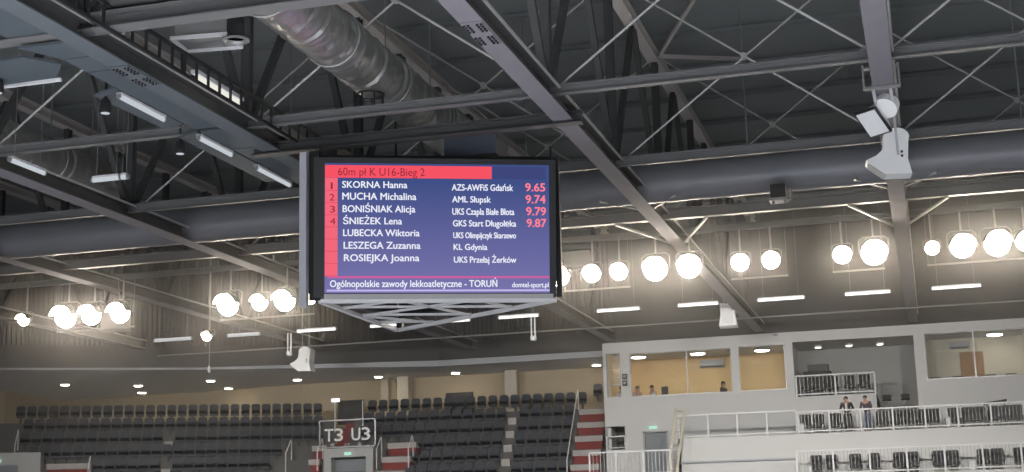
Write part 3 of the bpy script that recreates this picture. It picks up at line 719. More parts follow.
for f0, f1 in ((.3, .0), (.62, .33), (.62, .95)):
    pass
for a, b in ((PL.lerp(PR, .33), PL.lerp(PA, .25)), (PL.lerp(PR, .33), PR.lerp(PA, .5)), (PL.lerp(PR, .66), PL.lerp(PA, .5)), (PL.lerp(PR, .66), PR.lerp(PA, .25)), (PL.lerp(PA, .5), PR.lerp(PA, .75))):
    mb.bar(zz(a, zlo + .02), zz(b, zlo + .02), .05, .05)
mb.build('cross_bars', M['whitepaint'], sb)
for p, z in ((PL, 10.15), (PR, 10.15), (PA, 12.7)): MB().tube(zz(p, 9.7), zz(p, z), .025, 6).build('hanger', M['black'], sb)
mb = MB()
for a, b in ((PL, PR), (PL, PA), (PA, PR)): mb.bar(zz(a, 9.85), zz(b, 9.85), .12, .10)
mb.build('top_frame', M['board'], sb)
# beam it hangs from
o = MB().ibeam((-14.05, 28.6, ZB + .06), (-6.5, 28.6, ZB + .06), .26, .26).build('hanging_beam', M['darkbeam']); tag(o, 'thick dark beam right above the scoreboard', 'beam')
o = MB().box((-9.9, 29.6, 9.95), (-8.7, 30.6, 10.4)).build('hoist_box', M['greydark']); tag(o, 'dark blue-grey hoist box on top of the scoreboard', 'hoist')
o = MB().box((-12.9, 29.2, 9.95), (-12.3, 30.2, 10.4)).build('hoist_box', M['black']); tag(o, 'black hoist box above the scoreboard\u2019s left post', 'hoist')

# ------------------------------------------------------------------ the stand
class Block:
    def __init__(s, o, e, z0, rise, tread):
        s.o = Vector((*o, 0)); s.e = (Vector((*e, 0)) - s.o); s.L = s.e.length; s.e.normalize(); s.n = Vector((s.e.y, -s.e.x, 0)); s.z0 = z0; s.rise = rise; s.tread = tread
    def P(s, t, k, dz=0, dn=0): return s.o + s.e * t + s.n * (s.tread * k + dn) + Vector((0, 0, s.z0 - .85 - s.rise * k + dz))
    def rot(s): return math.atan2(s.e.y, s.e.x)
LB = Block((-41.9, 60.18), (-28.75, 66.45), 8.3, .685, .80)
RB = Block((-26.5, 66.68), (-15.6, 68.15), 8.35, .685, .80)
def tiers(blk, t0, t1, rows, name):
    mb = MB()
    for k in range(rows):
        p = blk.P(0, k); z = p.z
        mb.frame(blk.o + blk.n * (blk.tread * k - .15), blk.e, blk.n, (0, 0, 1), (t0, -.35 if k else -1.6, z - 1.2), (t1, blk.tread, z))
    struct(name, mb, M['concrete'])
tiers(LB, -5, LB.L + .6, 7, 'floor_stand_left'); tiers(RB, -.5, RB.L + 1.4, 7, 'floor_stand_right')

def rounded(w, h, r, n=4):
    pts = []
    for cx, cy, a0 in ((w / 2 - r, h - r, 0), (-w / 2 + r, h - r, 90)):
        for i in range(n + 1):
            a = math.radians(a0 + 90 * i / n); pts.append((cx + r * math.cos(a), cy + r * math.sin(a)))
    return [(w / 2 - .03, 0)] + pts + [(-w / 2 + .03, 0)]
def make_seat():
    t = thing('stadium_seat', 'x', 'stadium seat', (0, 0, 0))
    MB().prism(rounded(.43, .58, .12), (0, -.02, .28), (1, 0, 0), unit((0, .10, 1)) * -1 * -1, unit((0, -1, .10)), -.0, .045).build('backrest', M['navy'], t, True)
    MB().prism(rounded(.38, .44, .09), (0, .0, .37), (1, 0, 0), unit((0, .10, 1)), unit((0, -1, .10)), -.07, -.0).build('back_pad', M['seatback'], t, True)
    MB().prism([(-.21, 0), (.21, 0), (.20, .30), (.12, .38), (-.12, .38), (-.20, .30)], (0, .02, .40), (1, 0, 0), unit((0, -.9, .42)) * -1 if False else unit((0, -.92, .38)), unit((0, .38, .92)), -.03, .04).build('seat_pan', M['navy'], t, True)
    MB().box((-.05, -.05, 0), (.05, .02, .40)).build('bracket', M['black'], t)
    return t
seat0 = make_seat(); used = []
def put_seat(blk, t, k, label):
    p = blk.P(t, k); o = seat0 if not used else copy_tree(seat0); used.append(1)
    o.location = p; o.rotation_euler = (0, 0, blk.rot()); o['label'] = label; o['group'] = 'navy seats in the stand'
ROWN = ['top', 'second', 'third', 'fourth', 'fifth', 'sixth']
def rows(blk, n, pitch, nrow, skip, where, t0=.25, cut=lambda t, k: False, first=0):
    for k in range(nrow):
        j = 0
        for i in range(n):
            t = t0 + i * pitch
            if skip(i, k): continue
            lb = 'navy stadium seat, %s from the left in the %s row %s' % (ORD[j], ROWN[k], where); j += 1
            put_seat(blk, t, k, lb)
NL = 29; PLc = LB.L / NL
rows(LB, NL, PLc, 6, lambda i, k: (k in (1, 2) and i == 0) or (k == 3 and i <= 1) or (k >= 3 and i >= 28 - k) or (k >= 4 and i <= 7) or (k >= 1 and k % 2 == 0 and i == 14), 'of the left block', PLc / 2)
NR = 20; PRc = .545
rows(RB, NR, PRc, 6, lambda i, k: (k >= 3 and i <= 4) or (k >= 1 and i == 13) or (k >= 1 and i >= 19), 'right of the T3 sign', PRc / 2)
for j in range(2):
    put_seat(RB, RB.L + .35 + j * .55, -.6, 'navy seat above the right red stair, %s of the pair' % ('left one', 'right one')[j])

def stair(name, blk, t0, t1, k0, k1, label, dn=0.):
    t = thing('stair_flight', label, 'stairs', blk.P((t0 + t1) / 2, k1), 'red stair flights')
    for k in range(k0, k1 + 1):
        z = blk.P(0, k).z
        o = blk.o + blk.n * (blk.tread * k + dn)
        MB().frame(o, blk.e, blk.n, (0, 0, 1), (t0, -.2, z - .70), (t1, .40, z - .26)).build('riser', M['red'], t)
        MB().frame(o, blk.e, blk.n, (0, 0, 1), (t0 - .03, -.2, z - .26), (t1 + .03, .44, z)).build('nosing', M['nosing'], t)
    return t
RS = Block((-15.95, 67.9), (-14.72, 68.0), 8.3, .685, .80); TSL = Block((-29.0, 66.4), (-27.6, 66.4), 8.3, .685, .80); TSR = Block((-24.45, 66.4), (-23.1, 66.4), 8.27, .685, .80)
stair('s', RS, 0, RS.L, 0, 5, 'red stair flight between the right seats and the white block', .35)
stair('s', TSL, 0, TSL.L, 2, 6, 'red stair flight left of the T3 U3 sign', .2)
stair('s', TSR, 0, TSR.L, 2, 6, 'red stair flight right of the T3 U3 sign', .2)
stair('s', LB, 2.0, 3.85, 3, 6, 'red stair flight at the far left under the navy seats', .3)
stair('s', LB, -1.2, .45, 1, 3, 'red stair flight cut by the left picture edge', .2)
def aisle_step(blk, t, k, label):
    o = MB().frame(blk.P(t, k, 0, .1), blk.e, blk.n, (0, 0, 1), (-.2, -.1, 0), (.2, .3, .34)).build('aisle_step', M['nosing']); tag(o, label, 'step', 'aisle steps')
for k in (2, 4): aisle_step(LB, PLc / 2 + 14 * PLc, k, 'pale aisle step in the %s row of the left seat block' % ROWN[k])
for k in (1, 2, 3, 4, 5): aisle_step(RB, PRc / 2 + 13 * PRc, k, 'pale aisle step in the %s row right of the T3 sign' % ROWN[k])
# handrails by the stairs
def handrail(pts, label, m='whitepaint', r=.028):
    o = MB().path(pts, r, 8).build('handrail', M[m], smooth=True); return tag(o, label, 'handrail', 'handrails by the stairs')
def hr(blk, t, k0, k1, label):
    a = blk.P(t, k0, 0, .45); b = blk.P(t, k1, 0, .45); up = Vector((0, 0, .95)); handrail([a, a + up * .95, a + up + blk.n * .08, b + up - blk.n * .08, b + up * .95, b], label)
hr(TSL, -.1, 3, 3.8, 'pale handrail on the left side of the stair left of the T3 sign')
hr(TSL, TSL.L + .1, 3, 3.8, 'pale handrail between the left stair and the T3 sign')
hr(TSR, -.1, 3, 3.8, 'pale handrail between the U3 sign and the right stair')
hr(TSR, TSR.L + .1, 3, 3.8, 'pale handrail on the right side of the stair right of the U3 sign')
hr(RS, -.1, 0, 5, 'long pale handrail along the right block\u2019s end, by the red stair')
hr(LB, 3.95, 4, 5.2, 'pale handrail beside the far left red stair')
hr(LB, .5, 2, 3, 'pale handrail at the left end of the left seat block')

# tunnel head with glass T3 U3 sign
TY = 62.95
t = thing('entrance_tunnel', 'grey tunnel mouth with door under the T3 U3 sign', 'entrance', (-25.97, 64, 3.9))
mb = MB().box((-27.2, TY, 3.9), (-26.82, TY + 1.8, 5.84)).box((-25.1, TY, 3.9), (-24.75, TY + 1.8, 5.84)).box((-26.82, TY, 5.42), (-25.1, TY + 1.8, 5.84))
mb.build('tunnel_wall', M['framegrey'], t)
MB().box((-26.82, TY + .5, 3.9), (-25.1, TY + .58, 5.42)).build('tunnel_door', M['doorgrey'], t)
o = MB().box((-26.14, TY - .06, 5.50), (-25.82, TY - .005, 5.64)).build('exit_sign', M['exit']); tag(o, 'small lit green exit sign over the tunnel door below the T3 sign', 'sign')
t = thing('section_sign', 'glass balustrade lettered T3 U3 with steel frame over the tunnel', 'sign', (-25.95, TY - .1, 5.86))
mb = MB(); fr = M['alu']
for a, b in (((-27.35, 7.12), (-24.58, 7.12)), ((-27.35, 5.88), (-24.58, 5.88)), ((-27.35, 5.88), (-27.35, 7.12)), ((-24.58, 5.88), (-24.58, 7.12))):
    mb.bar((a[0], TY - .1, a[1]), (b[0], TY - .1, b[1]), .06, .06, (0, 1, 0))
mb.build('frame', fr, t)
MB().box((-27.32, TY - .11, 5.91), (-24.61, TY - .09, 7.09)).build('glass_panel', M['railglass'], t)
SO = Vector((0, TY - .115, 0)); EX, EZ, EN = Vector((1, 0, 0)), Vector((0, 0, 1)), Vector((0, -1, 0))
S_SIGN = mat('sign_white_letters', (.82, .82, .82), .6)
for ch, xa, xb in (('T', -27.10, -26.68), ('3', -26.60, -26.20), ('U', -25.76, -25.34), ('3', -25.26, -24.86)): text_mesh('letter', ch, SO, EX, EZ, EN, xa, xb, 6.16, .56, S_SIGN, .03, t)
def chevron(x, z, dx, dz):
    mb = MB()
    for i in (0, 1):
        c = Vector((x + i * (.09 if dx else 0) + (0 if dx else i * .16), TY - .12, z)); p = Vector((dx * .05, 0, dz * .05)); q = Vector((dz * .06, 0, dx * .06))
        mb.bar(c + p, c - p + q, .02, .02); mb.bar(c + p, c - p - q, .02, .02)
    mb.build('arrow', S_SIGN, t)
chevron(-26.75, 6.0, -1, 0); chevron(-26.05, 6.0, 0, 1); chevron(-25.4, 6.0, 1, 0)
t = thing('entrance_tunnel', 'grey tunnel mouth cut by the lower left picture corner', 'entrance', LB.P(.7, 5), 'tunnel mouths')
fo = LB.P(0, 4); fo.z = 0
MB().frame(fo, LB.e, LB.n, (0, 0, 1), (-1.6, .0, 4.2), (1.85, 1.0, 5.86)).build('tunnel_wall', M['framegrey'], t)
MB().frame(fo, LB.e, LB.n, (0, 0, 1), (-.9, .98, 4.2), (.9, 1.05, 5.3)).build('tunnel_door', M['doorgrey'], t)
o = MB().frame(fo, LB.e, LB.n, (0, 0, 1), (-.15, 1.06, 5.42), (.17, 1.1, 5.56)).build('exit_sign', M['exit']); tag(o, 'small lit green exit sign in the lower left picture corner', 'sign')
# gangway behind the sign
o = MB().box((-28.2, 67.0, 7.25), (-26.85, 67.15, 8.45)).build('dark_opening_panel', M['black']); tag(o, 'black panel standing in for the dark opening behind the T3 U3 sign', 'screen')  # black sheet gives the shade of the concourse opening
t = thing('stair_flight', 'red steps rising behind the glass of the T3 U3 sign', 'stairs', (-26.8, 65, 5.8), 'red stair flights')
for i in range(6):
    MB().box((-27.6 + .0 * i, 64.8 + .36 * i, 5.5 + .26 * i), (-26.1, 65.16 + .36 * i, 5.84 + .28 * i)).build('riser', M['red'], t)
    MB().box((-27.6, 64.8 + .36 * i, 5.84 + .28 * i), (-26.1, 65.18 + .36 * i, 5.88 + .28 * i)).build('nosing', M['red'], t)
for x, w in ((-27.75, 'left'), (-26.3, 'right')):
    o = MB().bar((x, 65.6, 6.2), (x, 65.6, 8.25), .05, .05, (0, 1, 0)).build('sign_post', M['whitepaint']); tag(o, 'slim pale post behind the T3 U3 sign, %s one' % w, 'post', 'posts behind the sign')
o = MB().box((-27.9, 65.5, 8.25), (-27.5, 65.6, 8.42)).build('lit_sign', M['tube']); tag(o, 'small lit white sign on the slim post above the T3', 'sign')
# pillars on the gallery behind the seats and downlights in the soffit
for x, y, w in ((-25.2, 68.2, 'left, by the seat gap'), (-19.6, 68.3, 'right, mid block'),):
    o = MB().box((x - .3, y, 6.5), (x + .3, y + .5, 9.62)).build('pillar', M['pillar']); tag(o, 'pale square pillar behind the top navy seats, %s' % w, 'pillar', 'pillars behind the stand')
o = MB().box((-26.6, 68.8, 6.5), (-26.2, 69.1, 9.62)).build('pillar', M['pillar']); tag(o, 'pale pilaster on the back wall just left of the left pillar', 'pillar', 'pillars behind the stand')
o = MB().box((-23.2, 69.0, 7.4), (-21.8, 69.15, 8.75)).build('hatch', M['black']); tag(o, 'dark hatch in the tan wall behind the top right seats', 'hatch')
DL = [(-41.1, 63.0), (-38.3, 65.2), (-39.9, 68.3), (-34.1, 64.9), (-30.2, 66.6), (-26.15, 67.3), (-22.2, 67.6), (-15.1, 67.6), (-35.0, 68.6)]
DW = ['far left one', 'upper of the pair over the yellow glow', 'lower of the pair over the yellow glow', 'one left of the small horn loudspeaker', 'one under the small horn loudspeaker', 'one left of the pillar', 'one between both pillars', 'one at the white block', 'dim one deep under the roof']
for (x, y), w in zip(DL, DW):
    t = thing('soffit_light', 'lit downlight in the ceiling over the stand, %s' % w, 'downlight', (x, y, 9.55), 'downlights over the stand')
    MB().lathe([(.24, .07), (.25, 0), (.21, -.02), (.20, .02)], 20, (x, y, 9.56)).build('ring', M['whitepaint'], t, True); MB().lathe([(.195, .02), (.195, -.03), (.10, -.045)], 20, (x, y, 9.56)).build('lens', M['down'], t, True)
o = MB().box((-45.2, 69.9, 8.2), (-41.6, 70.1, 8.9)).build('glow_board', M['pillar']); tag(o, 'pale board added for the yellow glow behind the left seats', 'counter')  # board added to strengthen the glow on the back wall

# ------------------------------------------------------------------ terraces and furniture of the white block
struct('floor_terrace', MB().box((-10.2, 60.95, 5.2), (8, YW, 5.42)), M['concrete'])
struct('wall_parapet', MB().box((-10.2, 60.8, 4.82), (8, 60.98, 5.46)).box((-10.2, 60.8, 2.5), (-5.25, 60.98, 4.82)).box((-10.25, 60.8, 2.5), (-10.1, YW, 5.46)), M['white'])
struct('floor_terrace_lower', MB().box((-5.3, 59.3, 3.4), (8, 60.8, 3.62)), M['concrete'])
struct('wall_riser', MB().box((-5.25, 60.75, 3.6), (8, 60.8, 4.85)), M['white'])
struct('wall_parapet_lower', MB().box((-5.3, 59.1, 2.4), (8, 59.28, 3.70)), M['white'])
struct('trim_2', MB().box((-10.2, 60.7, 4.44), (-5.3, 60.8, 4.52)), M['fascia'])
struct('floor_landing', MB().box((-14.5, 59.3, 3.6), (-10.25, YW, 3.95)), M['concrete'])
def railing(name, a, b, z0, z1, npost, label, bars=True, glassy=False, pitch=.14, m='whitepaint'):
    a, b = Vector((*a, 0)), Vector((*b, 0)); t = thing(name, label, 'railing', (a + b) / 2 + Vector((0, 0, z0)), 'white railings')
    Z = lambda z: Vector((0, 0, z))
    MB().bar(a + Z(z1), b + Z(z1), .08, .06).build('top_rail', M[m], t); MB().bar(a + Z(z0 + .1), b + Z(z0 + .1), .05, .05).build('bottom_rail', M[m], t)
    for i in range(npost + 1):
        p = a.lerp(b, i / npost); MB().bar(p + Z(z0), p + Z(z1), .07, .07, (0, 1, 0)).build('post', M[m], t)
    L = (b - a).length
    if bars:
        k = int(L / pitch)
        for i in range(1, k):
            p = a.lerp(b, i / k); MB().bar(p + Z(z0 + .1), p + Z(z1 - .03), .016, .016, (0, 1, 0)).build('baluster', M['grey'] if z0 > 5 or z1 < 4.8 else M[m], t)
    if glassy: MB().bar(a + Z((z0 + z1) / 2 + .05), b + Z((z0 + z1) / 2 + .05), .015, z1 - z0 - .2).build('glass_panel', M['railglass'], t)
    return t
railing('railing', (-5.2, 60.9), (4.9, 60.9), 5.46, 6.36, 8, 'long white barred railing of the upper terrace with two people behind')
railing('railing', (-5.2, 59.2), (4.7, 59.2), 3.70, 4.68, 7, 'long white barred railing of the lower terrace at the bottom right')
railing('railing', (-10.15, 60.9), (-5.25, 60.9), 5.46, 6.44, 4, 'thin glazed railing right of the ladder, under the lit windows', False, True, m='whitepaint')
railing('railing', (-13.7, 59.35), (-10.3, 59.35), 3.95, 4.95, 3, 'short white barred railing left of the ladder, below the grey door', pitch=.15)
railing('railing', (-13.95, YW + .1), (-13.12, YW + .1), 5.3, 5.9, 1, 'small railing in the dark wall recess by the red stair', False, False, m='alu')
# gallery box in the open bay
struct('wall_gallery', MB().box((-5.5, YW + .02, 5.4), (-2.1, YW + .14, 7.26)), M['white'])
struct('floor_gallery', MB().box((-5.5, YW + .14, 6.9), (-2.1, 68, 7.25)), M['concrete'])
railing('railing', (-5.45, YW + .08), (-2.12, YW + .08), 7.26, 8.16, 2, 'white barred railing of the raised box in the open bay', pitch=.16)
struct('door_1', MB().box((-12.26, YW + .12, 3.95), (-11.2, YW + .18, 6.0)), M['doorgrey'])
mb = MB().box((-12.3, YW - .02, 3.95), (-12.22, YW + .1, 6.06)).box((-11.24, YW - .02, 3.95), (-11.16, YW + .1, 6.06)).box((-12.3, YW - .02, 6.0), (-11.16, YW + .1, 6.06)); struct('trim_3', mb, M['framegrey'])
o = MB().box((-12.0, YW - .08, 6.16), (-11.65, YW, 6.28)).build('exit_sign', M['exit']); tag(o, 'small lit exit sign above the grey door by the ladder', 'sign')
struct('door_2', MB().box((1.5, 66.72, 7.05), (2.5, 66.8, 9.1)), M['brown'])

def make_chair():
    t = thing('chair', 'x', 'chair', (0, 0, 0))
    MB().prism(rounded(.48, .58, .07), (0, .19, .36), (1, 0, 0), unit((0, .12, 1)), unit((0, 1, -.12)), 0, .05).build('backrest', M['stool'], t, True)
    MB().box((-.24, -.24, .34), (.24, .20, .48)).build('seat', M['stool'], t)
    for sx in (-.19, .19):
        for sy in (-.19, .18): MB().tube((sx, sy, 0), (sx * .95, sy * .95, .43), .014, 6).build('leg', M['grey'], t)
    return t
chair0 = make_chair(); cu = []
def put_chair(x, y, z, label, group, s=1.0):
    o = chair0 if not cu else copy_tree(chair0); cu.append(1); o.location = (x, y, z); o.rotation_euler = (0, 0, random.uniform(-.15, .15)); o['label'] = label; o['group'] = group
for i, x in enumerate((-5.0, -4.5, -3.75, -1.85, -1.3, -.75, -.25, .2, 1.0, 1.5, 1.95, 2.5, 2.95, 3.4)):
    put_chair(x, 62.0, 5.42, 'dark chair behind the upper terrace railing, %s from the left' % ORD[i], 'chairs on the upper terrace')
for i, x in enumerate((-4.5, -3.9, -2.95, -2.3, -1.3, -.75, .25, .8, 1.9, 2.45, 3.3)):
    put_chair(x, 60.15, 3.62, 'dark chair behind the lower terrace railing, %s from the left' % ORD[i], 'chairs on the lower terrace')
for i, x in enumerate((-5.0, -4.5, -4.0, -3.2, -2.6)):
    put_chair(x, 64.8, 7.0 + .25, 'dark chair in the raised box of the open bay, %s from the left' % ORD[i], 'chairs in the raised box')
for i, x in enumerate((.42, 1.3, 2.7, 3.55)):
    put_chair(x, 65.6, 7.05, 'dark chair back showing in the right room window, %s from the left' % ORD[i], 'chairs in the right room')
def stool(x, w):
    t = thing('bar_stool', 'tall dark bar stool in the open bay, %s' % w, 'stool', (x, 64.7, 5.36), 'bar stools')
    MB().prism(rounded(.40, .18, .05), (x, 64.88, 7.06), (1, 0, 0), (0, 0, 1), (0, 1, 0), 0, .05).build('backrest', M['stool'], t, True)
    MB().lathe([(.19, 0), (.20, .04), (.17, .07)], 18, (x, 64.7, 6.96)).build('seat', M['stool'], t, True)
    MB().lathe([(.20, 0), (.19, .03), (.04, .05), (.03, 1.62)], 18, (x, 64.7, 5.36)).build('pedestal', M['grey'], t, True)
    MB().bar((x, 64.86, 6.98), (x, 64.9, 7.10), .05, .03).build('back_stay', M['black'], t)
stool(-1.69, 'left one'); stool(-.92, 'right one')
t = thing('screen_stack', 'dark equipment stack standing at the raised box\u2019s left end', 'equipment', (-4.9, 65.4, 7.0)); MB().box((-5.2, 65.2, 7.25), (-4.0, 65.8, 8.45)).build('case', M['stool'], t); MB().box((-5.0, 65.15, 8.45), (-4.1, 65.7, 8.75)).build('lid', M['black'], t)
t = thing('folding_table', 'dark slanted table top propped above the upper terrace railing', 'table', (2.65, 62.7, 5.42)); MB().frame((2.65, 62.7, 6.52), unit((1, 0, .12)), (0, 1, 0), (0, 0, 1), (-.45, -.3, -.02), (.45, .3, .05)).build('table_top', M['stool'], t)
for sx in (-.35, .35): MB().tube((2.65 + sx, 62.7, 5.42), (2.65 + sx, 62.7, 6.5), .03, 6).build('leg', M['black'], t)
for x, y, z, w in ((-5.1, 61.3, 5.42, 'at the left end of the upper terrace'), (.72, 61.3, 5.42, 'midway on the upper terrace'), (1.45, 59.7, 3.62, 'on the lower terrace'), (-4.75, 59.7, 3.62, 'at the left end of the lower terrace')):
    t = thing('waste_bin', 'small white bin %s' % w, 'bin', (x, y, z), 'white bins'); MB().box((x - .09, y - .1, z), (x + .09, y + .1, z + .46)).build('body', M['whitepaint'], t); MB().box((x - .10, y - .11, z + .46), (x + .10, y + .11, z + .50)).build('lid', M['fascia'], t)
def aircon(x0, x1, y, z0, z1, label):
    t = thing('air_conditioner', label, 'air conditioner', ((x0 + x1) / 2, y, z0), 'air conditioners')
    MB().prism([(0, 0), (0, z1 - z0), (-.18, z1 - z0), (-.22, .12), (-.14, 0)], (x0, y, z0), (0, 1, 0), (0, 0, 1), (1, 0, 0), 0, x1 - x0).build('case', M['fascia'], t); MB().box((x0 + .06, y - .225, z0 + .02), (x1 - .06, y - .12, z0 + .07)).build('vent', M['black'], t)
aircon(-10.2, -9.05, 68.18, 9.18, 9.55, 'long wall air conditioner in the ochre lit office'); aircon(1.1, 1.95, 66.78, 9.25, 9.58, 'wall air conditioner in the cream room at the right')
for x, y, w, m in ((-12.75, 66.1, 'left one in the wide ochre window', 'roomlight'), (-9.98, 66.1, 'right one in the wide ochre window', 'roomlight'), (-7.06, 66.2, 'one in the narrow ochre window', 'roomlight'), (-4.56, 66.3, 'dim left one in the open bay', 'baylight'), (-3.2, 66.3, 'dim middle one in the open bay', 'baylight'), (-1.85, 66.4, 'dim right one in the open bay', 'baylight'), (3.0, 65.4, 'one in the right cream room', 'roomlight'), (6.0, 65.4, 'unseen one added to brighten the right cream room', 'roomlight')):  # last lamp is added beyond the frame to brighten the cream room
    r = .36 if m == 'roomlight' else .16
    t = thing('ceiling_light', 'round room ceiling light, ' + w, 'ceiling light', (x, y, 9.6), 'room ceiling lights'); MB().lathe([(r, .06), (r * 1.05, 0), (r * .95, -.03)], 24, (x, y, 9.66)).build('rim', M['whitepaint'], t, True); MB().lathe([(r * .93, -.03), (r * .8, -.06), (.02, -.08)], 24, (x, y, 9.66)).build('diffuser', M[m], t, True)
for z, w in ((8.42, 'upper'), (8.12, 'lower')):
    t = thing('wall_loudspeaker', 'small black wall loudspeaker left of the wide ochre window, %s one' % w, 'loudspeaker', (-13.0, YW - .1, z), 'small black wall loudspeakers'); MB().box((-13.1, YW - .16, z), (-12.9, YW - .02, z + .24)).build('case', M['black'], t); MB().lathe([(.07, 0), (.05, .02)], 12, (-13.0, YW - .16, z + .12), (0, -1, 0)).build('cone', M['grey'], t, True)
t = thing('window_blind', 'pale slatted blind behind the small window at the block\u2019s left corner', 'blind', (-13.5, 64.6, 8.25))
for i in range(13): MB().frame((-13.5, 64.6, 8.34 + i * .1), (1, 0, 0), unit((0, 1, -.6)), unit((0, .6, 1)), (-.19, -.04, -.003), (.32, .04, .003)).build('slat', M['whitepaint'], t)
MB().box((-13.7, 64.55, 8.22), (-13.16, 64.65, 8.29)).build('bottom_bar', M['whitepaint'], t)
t = thing('security_camera', 'small pale camera on the white block\u2019s top edge by the truss end', 'camera', (-6.3, YW - .2, 9.98)); MB().lathe([(.06, 0), (.06, .28)], 10, (-6.25, YW - .35, 10.02), (.3, 1, 0)).build('body', M['fascia'], t, True); MB().box((-6.2, YW - .12, 9.98), (-6.1, YW, 10.06)).build('bracket', M['grey'], t)
o = MB().box((-12.9, 64.5, 6.82), (-8.2, 64.85, 7.55)).build('desk', M['grey']); tag(o, 'long desk behind the wide ochre window', 'desk')
t = thing('monitor', 'small black and white monitor on the office desk behind the window', 'monitor', (-11.33, 64.7, 7.55)); MB().box((-11.5, 64.7, 7.72), (-11.2, 64.75, 8.08)).build('display', M['black'], t); MB().box((-11.4, 64.74, 7.55), (-11.3, 64.8, 7.8)).build('stand', M['fascia'], t)

# ladder leaning at the terrace corner
t = thing('ladder', 'tall pale aluminium ladder leaning beside the terrace, lower middle right', 'ladder', (-10.1, 59.0, 3.2))
a0, a1 = Vector((-10.45, 58.9, 2.4)), Vector((-9.98, 60.55, 6.75)); ex = Vector((.36, .05, 0))
for s in (-.5, .5): MB().bar(a0 + ex * s, a1 + ex * s, .09, .05, (0, 1, 0)).build('stile', M['ladder'], t)
for i in range(15):
    p = a0.lerp(a1, (i + .5) / 15); MB().tube(p - ex * .5, p + ex * .5, .022, 8).build('rung', M['ladder'], t)

# ------------------------------------------------------------------ people
def skin_mesh(name, verts, edges, m, parent, extra=None, root=0, lev=2):
    me = bpy.data.meshes.new(name); me.from_pydata([v[:3] for v in verts], edges, [])
    ob = bpy.data.objects.new('tmp', me); COL.objects.link(ob)
    ob.modifiers.new('s', 'SKIN'); ss = ob.modifiers.new('u', 'SUBSURF'); ss.levels = lev; ss.render_levels = lev
    for i, v in enumerate(verts):
        r = v[3]; ry = v[4] if len(v) > 4 else r
        me.skin_vertices[0].data[i].radius = (r, ry); me.skin_vertices[0].data[i].use_root = (i == root)
    dg = bpy.context.evaluated_depsgraph_get(); dg.update(); m2 = bpy.data.meshes.new_from_object(ob.evaluated_get(dg)); bpy.data.objects.remove(ob)
    mb = MB(); mb.add([v.co for v in m2.vertices], [tuple(p.vertices) for p in m2.polygons]); bpy.data.meshes.remove(m2)
    if extra: mb.add(extra.v, extra.f)
    o = bpy.data.objects.new(name, mb.mesh(name, m, True)); COL.objects.link(o); o.parent = parent; return o
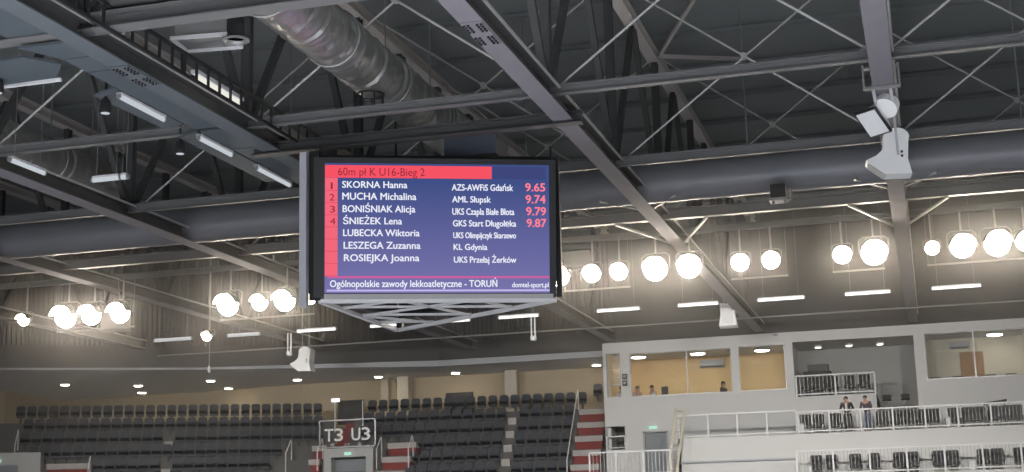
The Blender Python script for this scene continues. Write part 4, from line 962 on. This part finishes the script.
def person(label, loc, rotz, top, legs, seated=False, group=None, pose=0, inner=None):
    t = thing('person', label, 'person', loc, group, rotz); t.scale = (1, 1, 1) if seated else (.9, .9, .87)
    H = .50 if seated else .94                         # hip height; faces -y
    hip = (0, 0, H); ch = (0, -.03 if not pose else -.07, H + .36); sh = (0, -.05 if not pose else -.12, H + .50); nk = (0, -.06 if not pose else -.15, H + .57); hd = (0, -.08 if not pose else -.18, H + .68); tp = (0, -.07 if not pose else -.17, H + .78)
    V = [(*hip, .12, .10), (*ch, .14, .11), (*sh, .11, .09), (*nk, .055), (*hd, .082, .095), (*tp, .075, .085)]; E = [(0, 1), (1, 2), (2, 3), (3, 4), (4, 5)]
    TOPV = [(0, 0, H - .04, .15, .12), (*ch, .17, .14), (sh[0], sh[1], sh[2] - .02, .13, .11)]; TOPE = [(0, 1), (1, 2)]
    LEGV = [(0, 0, H + .02, .13, .11)]; LEGE = []
    for s in (-1, 1):
        shx = (s * .19, sh[1], sh[2] - .03)
        if pose == 1: el, wr = (s * .30, -.05, H + .20), (s * .16, -.28, H + .16)
        elif pose == 2: el, wr = (s * .26, -.12, H + .22), (s * .12, -.36, H + .14)
        else: el, wr = (s * .24, -.12, H + .22), (s * .15, -.36, H + .20)
        b = len(V); V += [(*shx, .062), (*el, .045), (*wr, .030)]; E += [(2, b), (b, b + 1), (b + 1, b + 2)]
        pal = (wr[0] - s * .02, wr[1] - .07, wr[2] - .01); V.append((*pal, .034, .018)); E.append((b + 2, b + 3))
        for j, (dx, ln) in enumerate(((-.03, .07), (-.01, .085), (.01, .08), (.03, .06))):
            V += [(pal[0] + dx, pal[1] - .045, pal[2], .009), (pal[0] + dx, pal[1] - .045 - ln * .7, pal[2] - .03, .008)]; c = len(V); E += [(b + 3, c - 2), (c - 2, c - 1)]
        V += [(pal[0] - s * .045, pal[1] - .0, pal[2] - .01, .010), (pal[0] - s * .06, pal[1] - .05, pal[2] - .02, .009)]; c = len(V); E += [(b + 3, c - 2), (c - 2, c - 1)]
        b = len(TOPV); TOPV += [(*shx, .080), (*el, .062), (wr[0] * 1.02, wr[1] + .03, wr[2], .046)]; TOPE += [(2, b), (b, b + 1), (b + 1, b + 2)]
        hj = (s * .10, 0, H - .05)
        kn, an, to = ((s * .12, -.43, H + .0), (s * .12, -.42, .09), (s * .13, -.58, .04)) if seated else ((s * .11, -.03, .50), (s * .11, .02, .09), (s * .13, -.13, .04))
        b = len(V); V += [(*hj, .085), (*kn, .058), (*an, .042), (*to, .035)]; E += [(0, b), (b, b + 1), (b + 1, b + 2), (b + 2, b + 3)]
        b = len(LEGV); LEGV += [(*hj, .10), (*kn, .075), (an[0], an[1], an[2] + .02, .060)]; LEGE += [(0, b), (b, b + 1), (b + 1, b + 2)]
    ex = MB(); hy = hd[1] - .085
    for s in (-1, 1):
        ex.lathe([(.001, -.012), (.010, -.006), (.012, 0), (.010, .006), (.001, .012)], 8, (s * .034, hy - .004, hd[2] + .012)); ex.lathe([(.012, -.03), (.022, 0), (.012, .03)], 8, (s * .088, hd[1] + .005, hd[2]), (s * .3, 0, 1))
    ex.lathe([(.004, .02), (.012, -.01), (.016, -.02), (.006, -.03)], 8, (0, hy - .012, hd[2] - .005)); ex.lathe([(.005, -.022), (.009, 0), (.005, .022)], 8, (0, hy - .002, hd[2] - .052), (1, 0, 0))
    skin_mesh('body', V, E, M['skin'], t, ex)
    skin_mesh('top', TOPV, TOPE, M[top], t); skin_mesh('trousers', LEGV, LEGE, M[legs], t)
    hb = MB().lathe([(.02, .125), (.06, .115), (.092, .075), (.103, .02), (.098, -.01), (.085, -.03)], 16, (0, hd[1] + .022, hd[2] + .01), (0, .25, 1)); o = bpy.data.objects.new('hair', hb.mesh('hair', M['hair'], True)); COL.objects.link(o); o.parent = t
    if inner:
        o = bpy.data.objects.new('shirt', MB().box((-.05, ch[1] - .165, H + .12), (.05, ch[1] - .12, H + .46)).mesh('shirt', M[inner])); COL.objects.link(o); o.parent = t
    return t
person('person in dark jacket over pale shirt, left of the two at the terrace railing', (-3.22, 61.35, 5.42), -.1, 'jacketdark', 'trousers', pose=1, inner='shirt', group='people on the terrace')
person('person in plum grey jacket and jeans, right of the two at the terrace railing', (-2.42, 61.35, 5.42), -.35, 'jacketplum', 'jeans', pose=2, group='people on the terrace')
person('person in a faded pink top sitting at the left end of the wide ochre window', (-12.78, 65.5, 6.94), .9, 'pinkshirt', 'trousers', True, 'people in the office')
person('person in a pale top sitting bent over, second in the wide ochre window', (-11.95, 65.5, 6.94), -.9, 'shirt', 'trousers', True, 'people in the office', 2)
person('person in a dark top sitting at the right of the wide ochre window', (-8.85, 65.45, 6.94), 1.3, 'jacketdark', 'trousers', True, 'people in the office')
person('person in a pale top sitting behind the small window at the block\u2019s left corner', (-13.45, 65.2, 6.94), .4, 'shirt', 'trousers', True, 'people in the office')

# ------------------------------------------------------------------ haze added in place of the floodlights' lens bloom
def haze():
    m = bpy.data.materials.new('bloom_haze'); m.use_nodes = True; nt = m.node_tree
    for n in list(nt.nodes): nt.nodes.remove(n)
    v = nt.nodes.new('ShaderNodeVolumeScatter'); o = nt.nodes.new('ShaderNodeOutputMaterial')
    v.inputs['Density'].default_value = HAZE; v.inputs['Anisotropy'].default_value = HAZE_G; v.inputs['Color'].default_value = (1, .97, .95, 1)
    nt.links.new(v.outputs[0], o.inputs['Volume'])
    ob = MB().box((-50, 33.6, .05), (11, 63.9, 15.8)).build('haze', m); tag(ob, 'thin haze added around the floodlights in place of lens bloom', 'haze', kind='stuff')
haze()
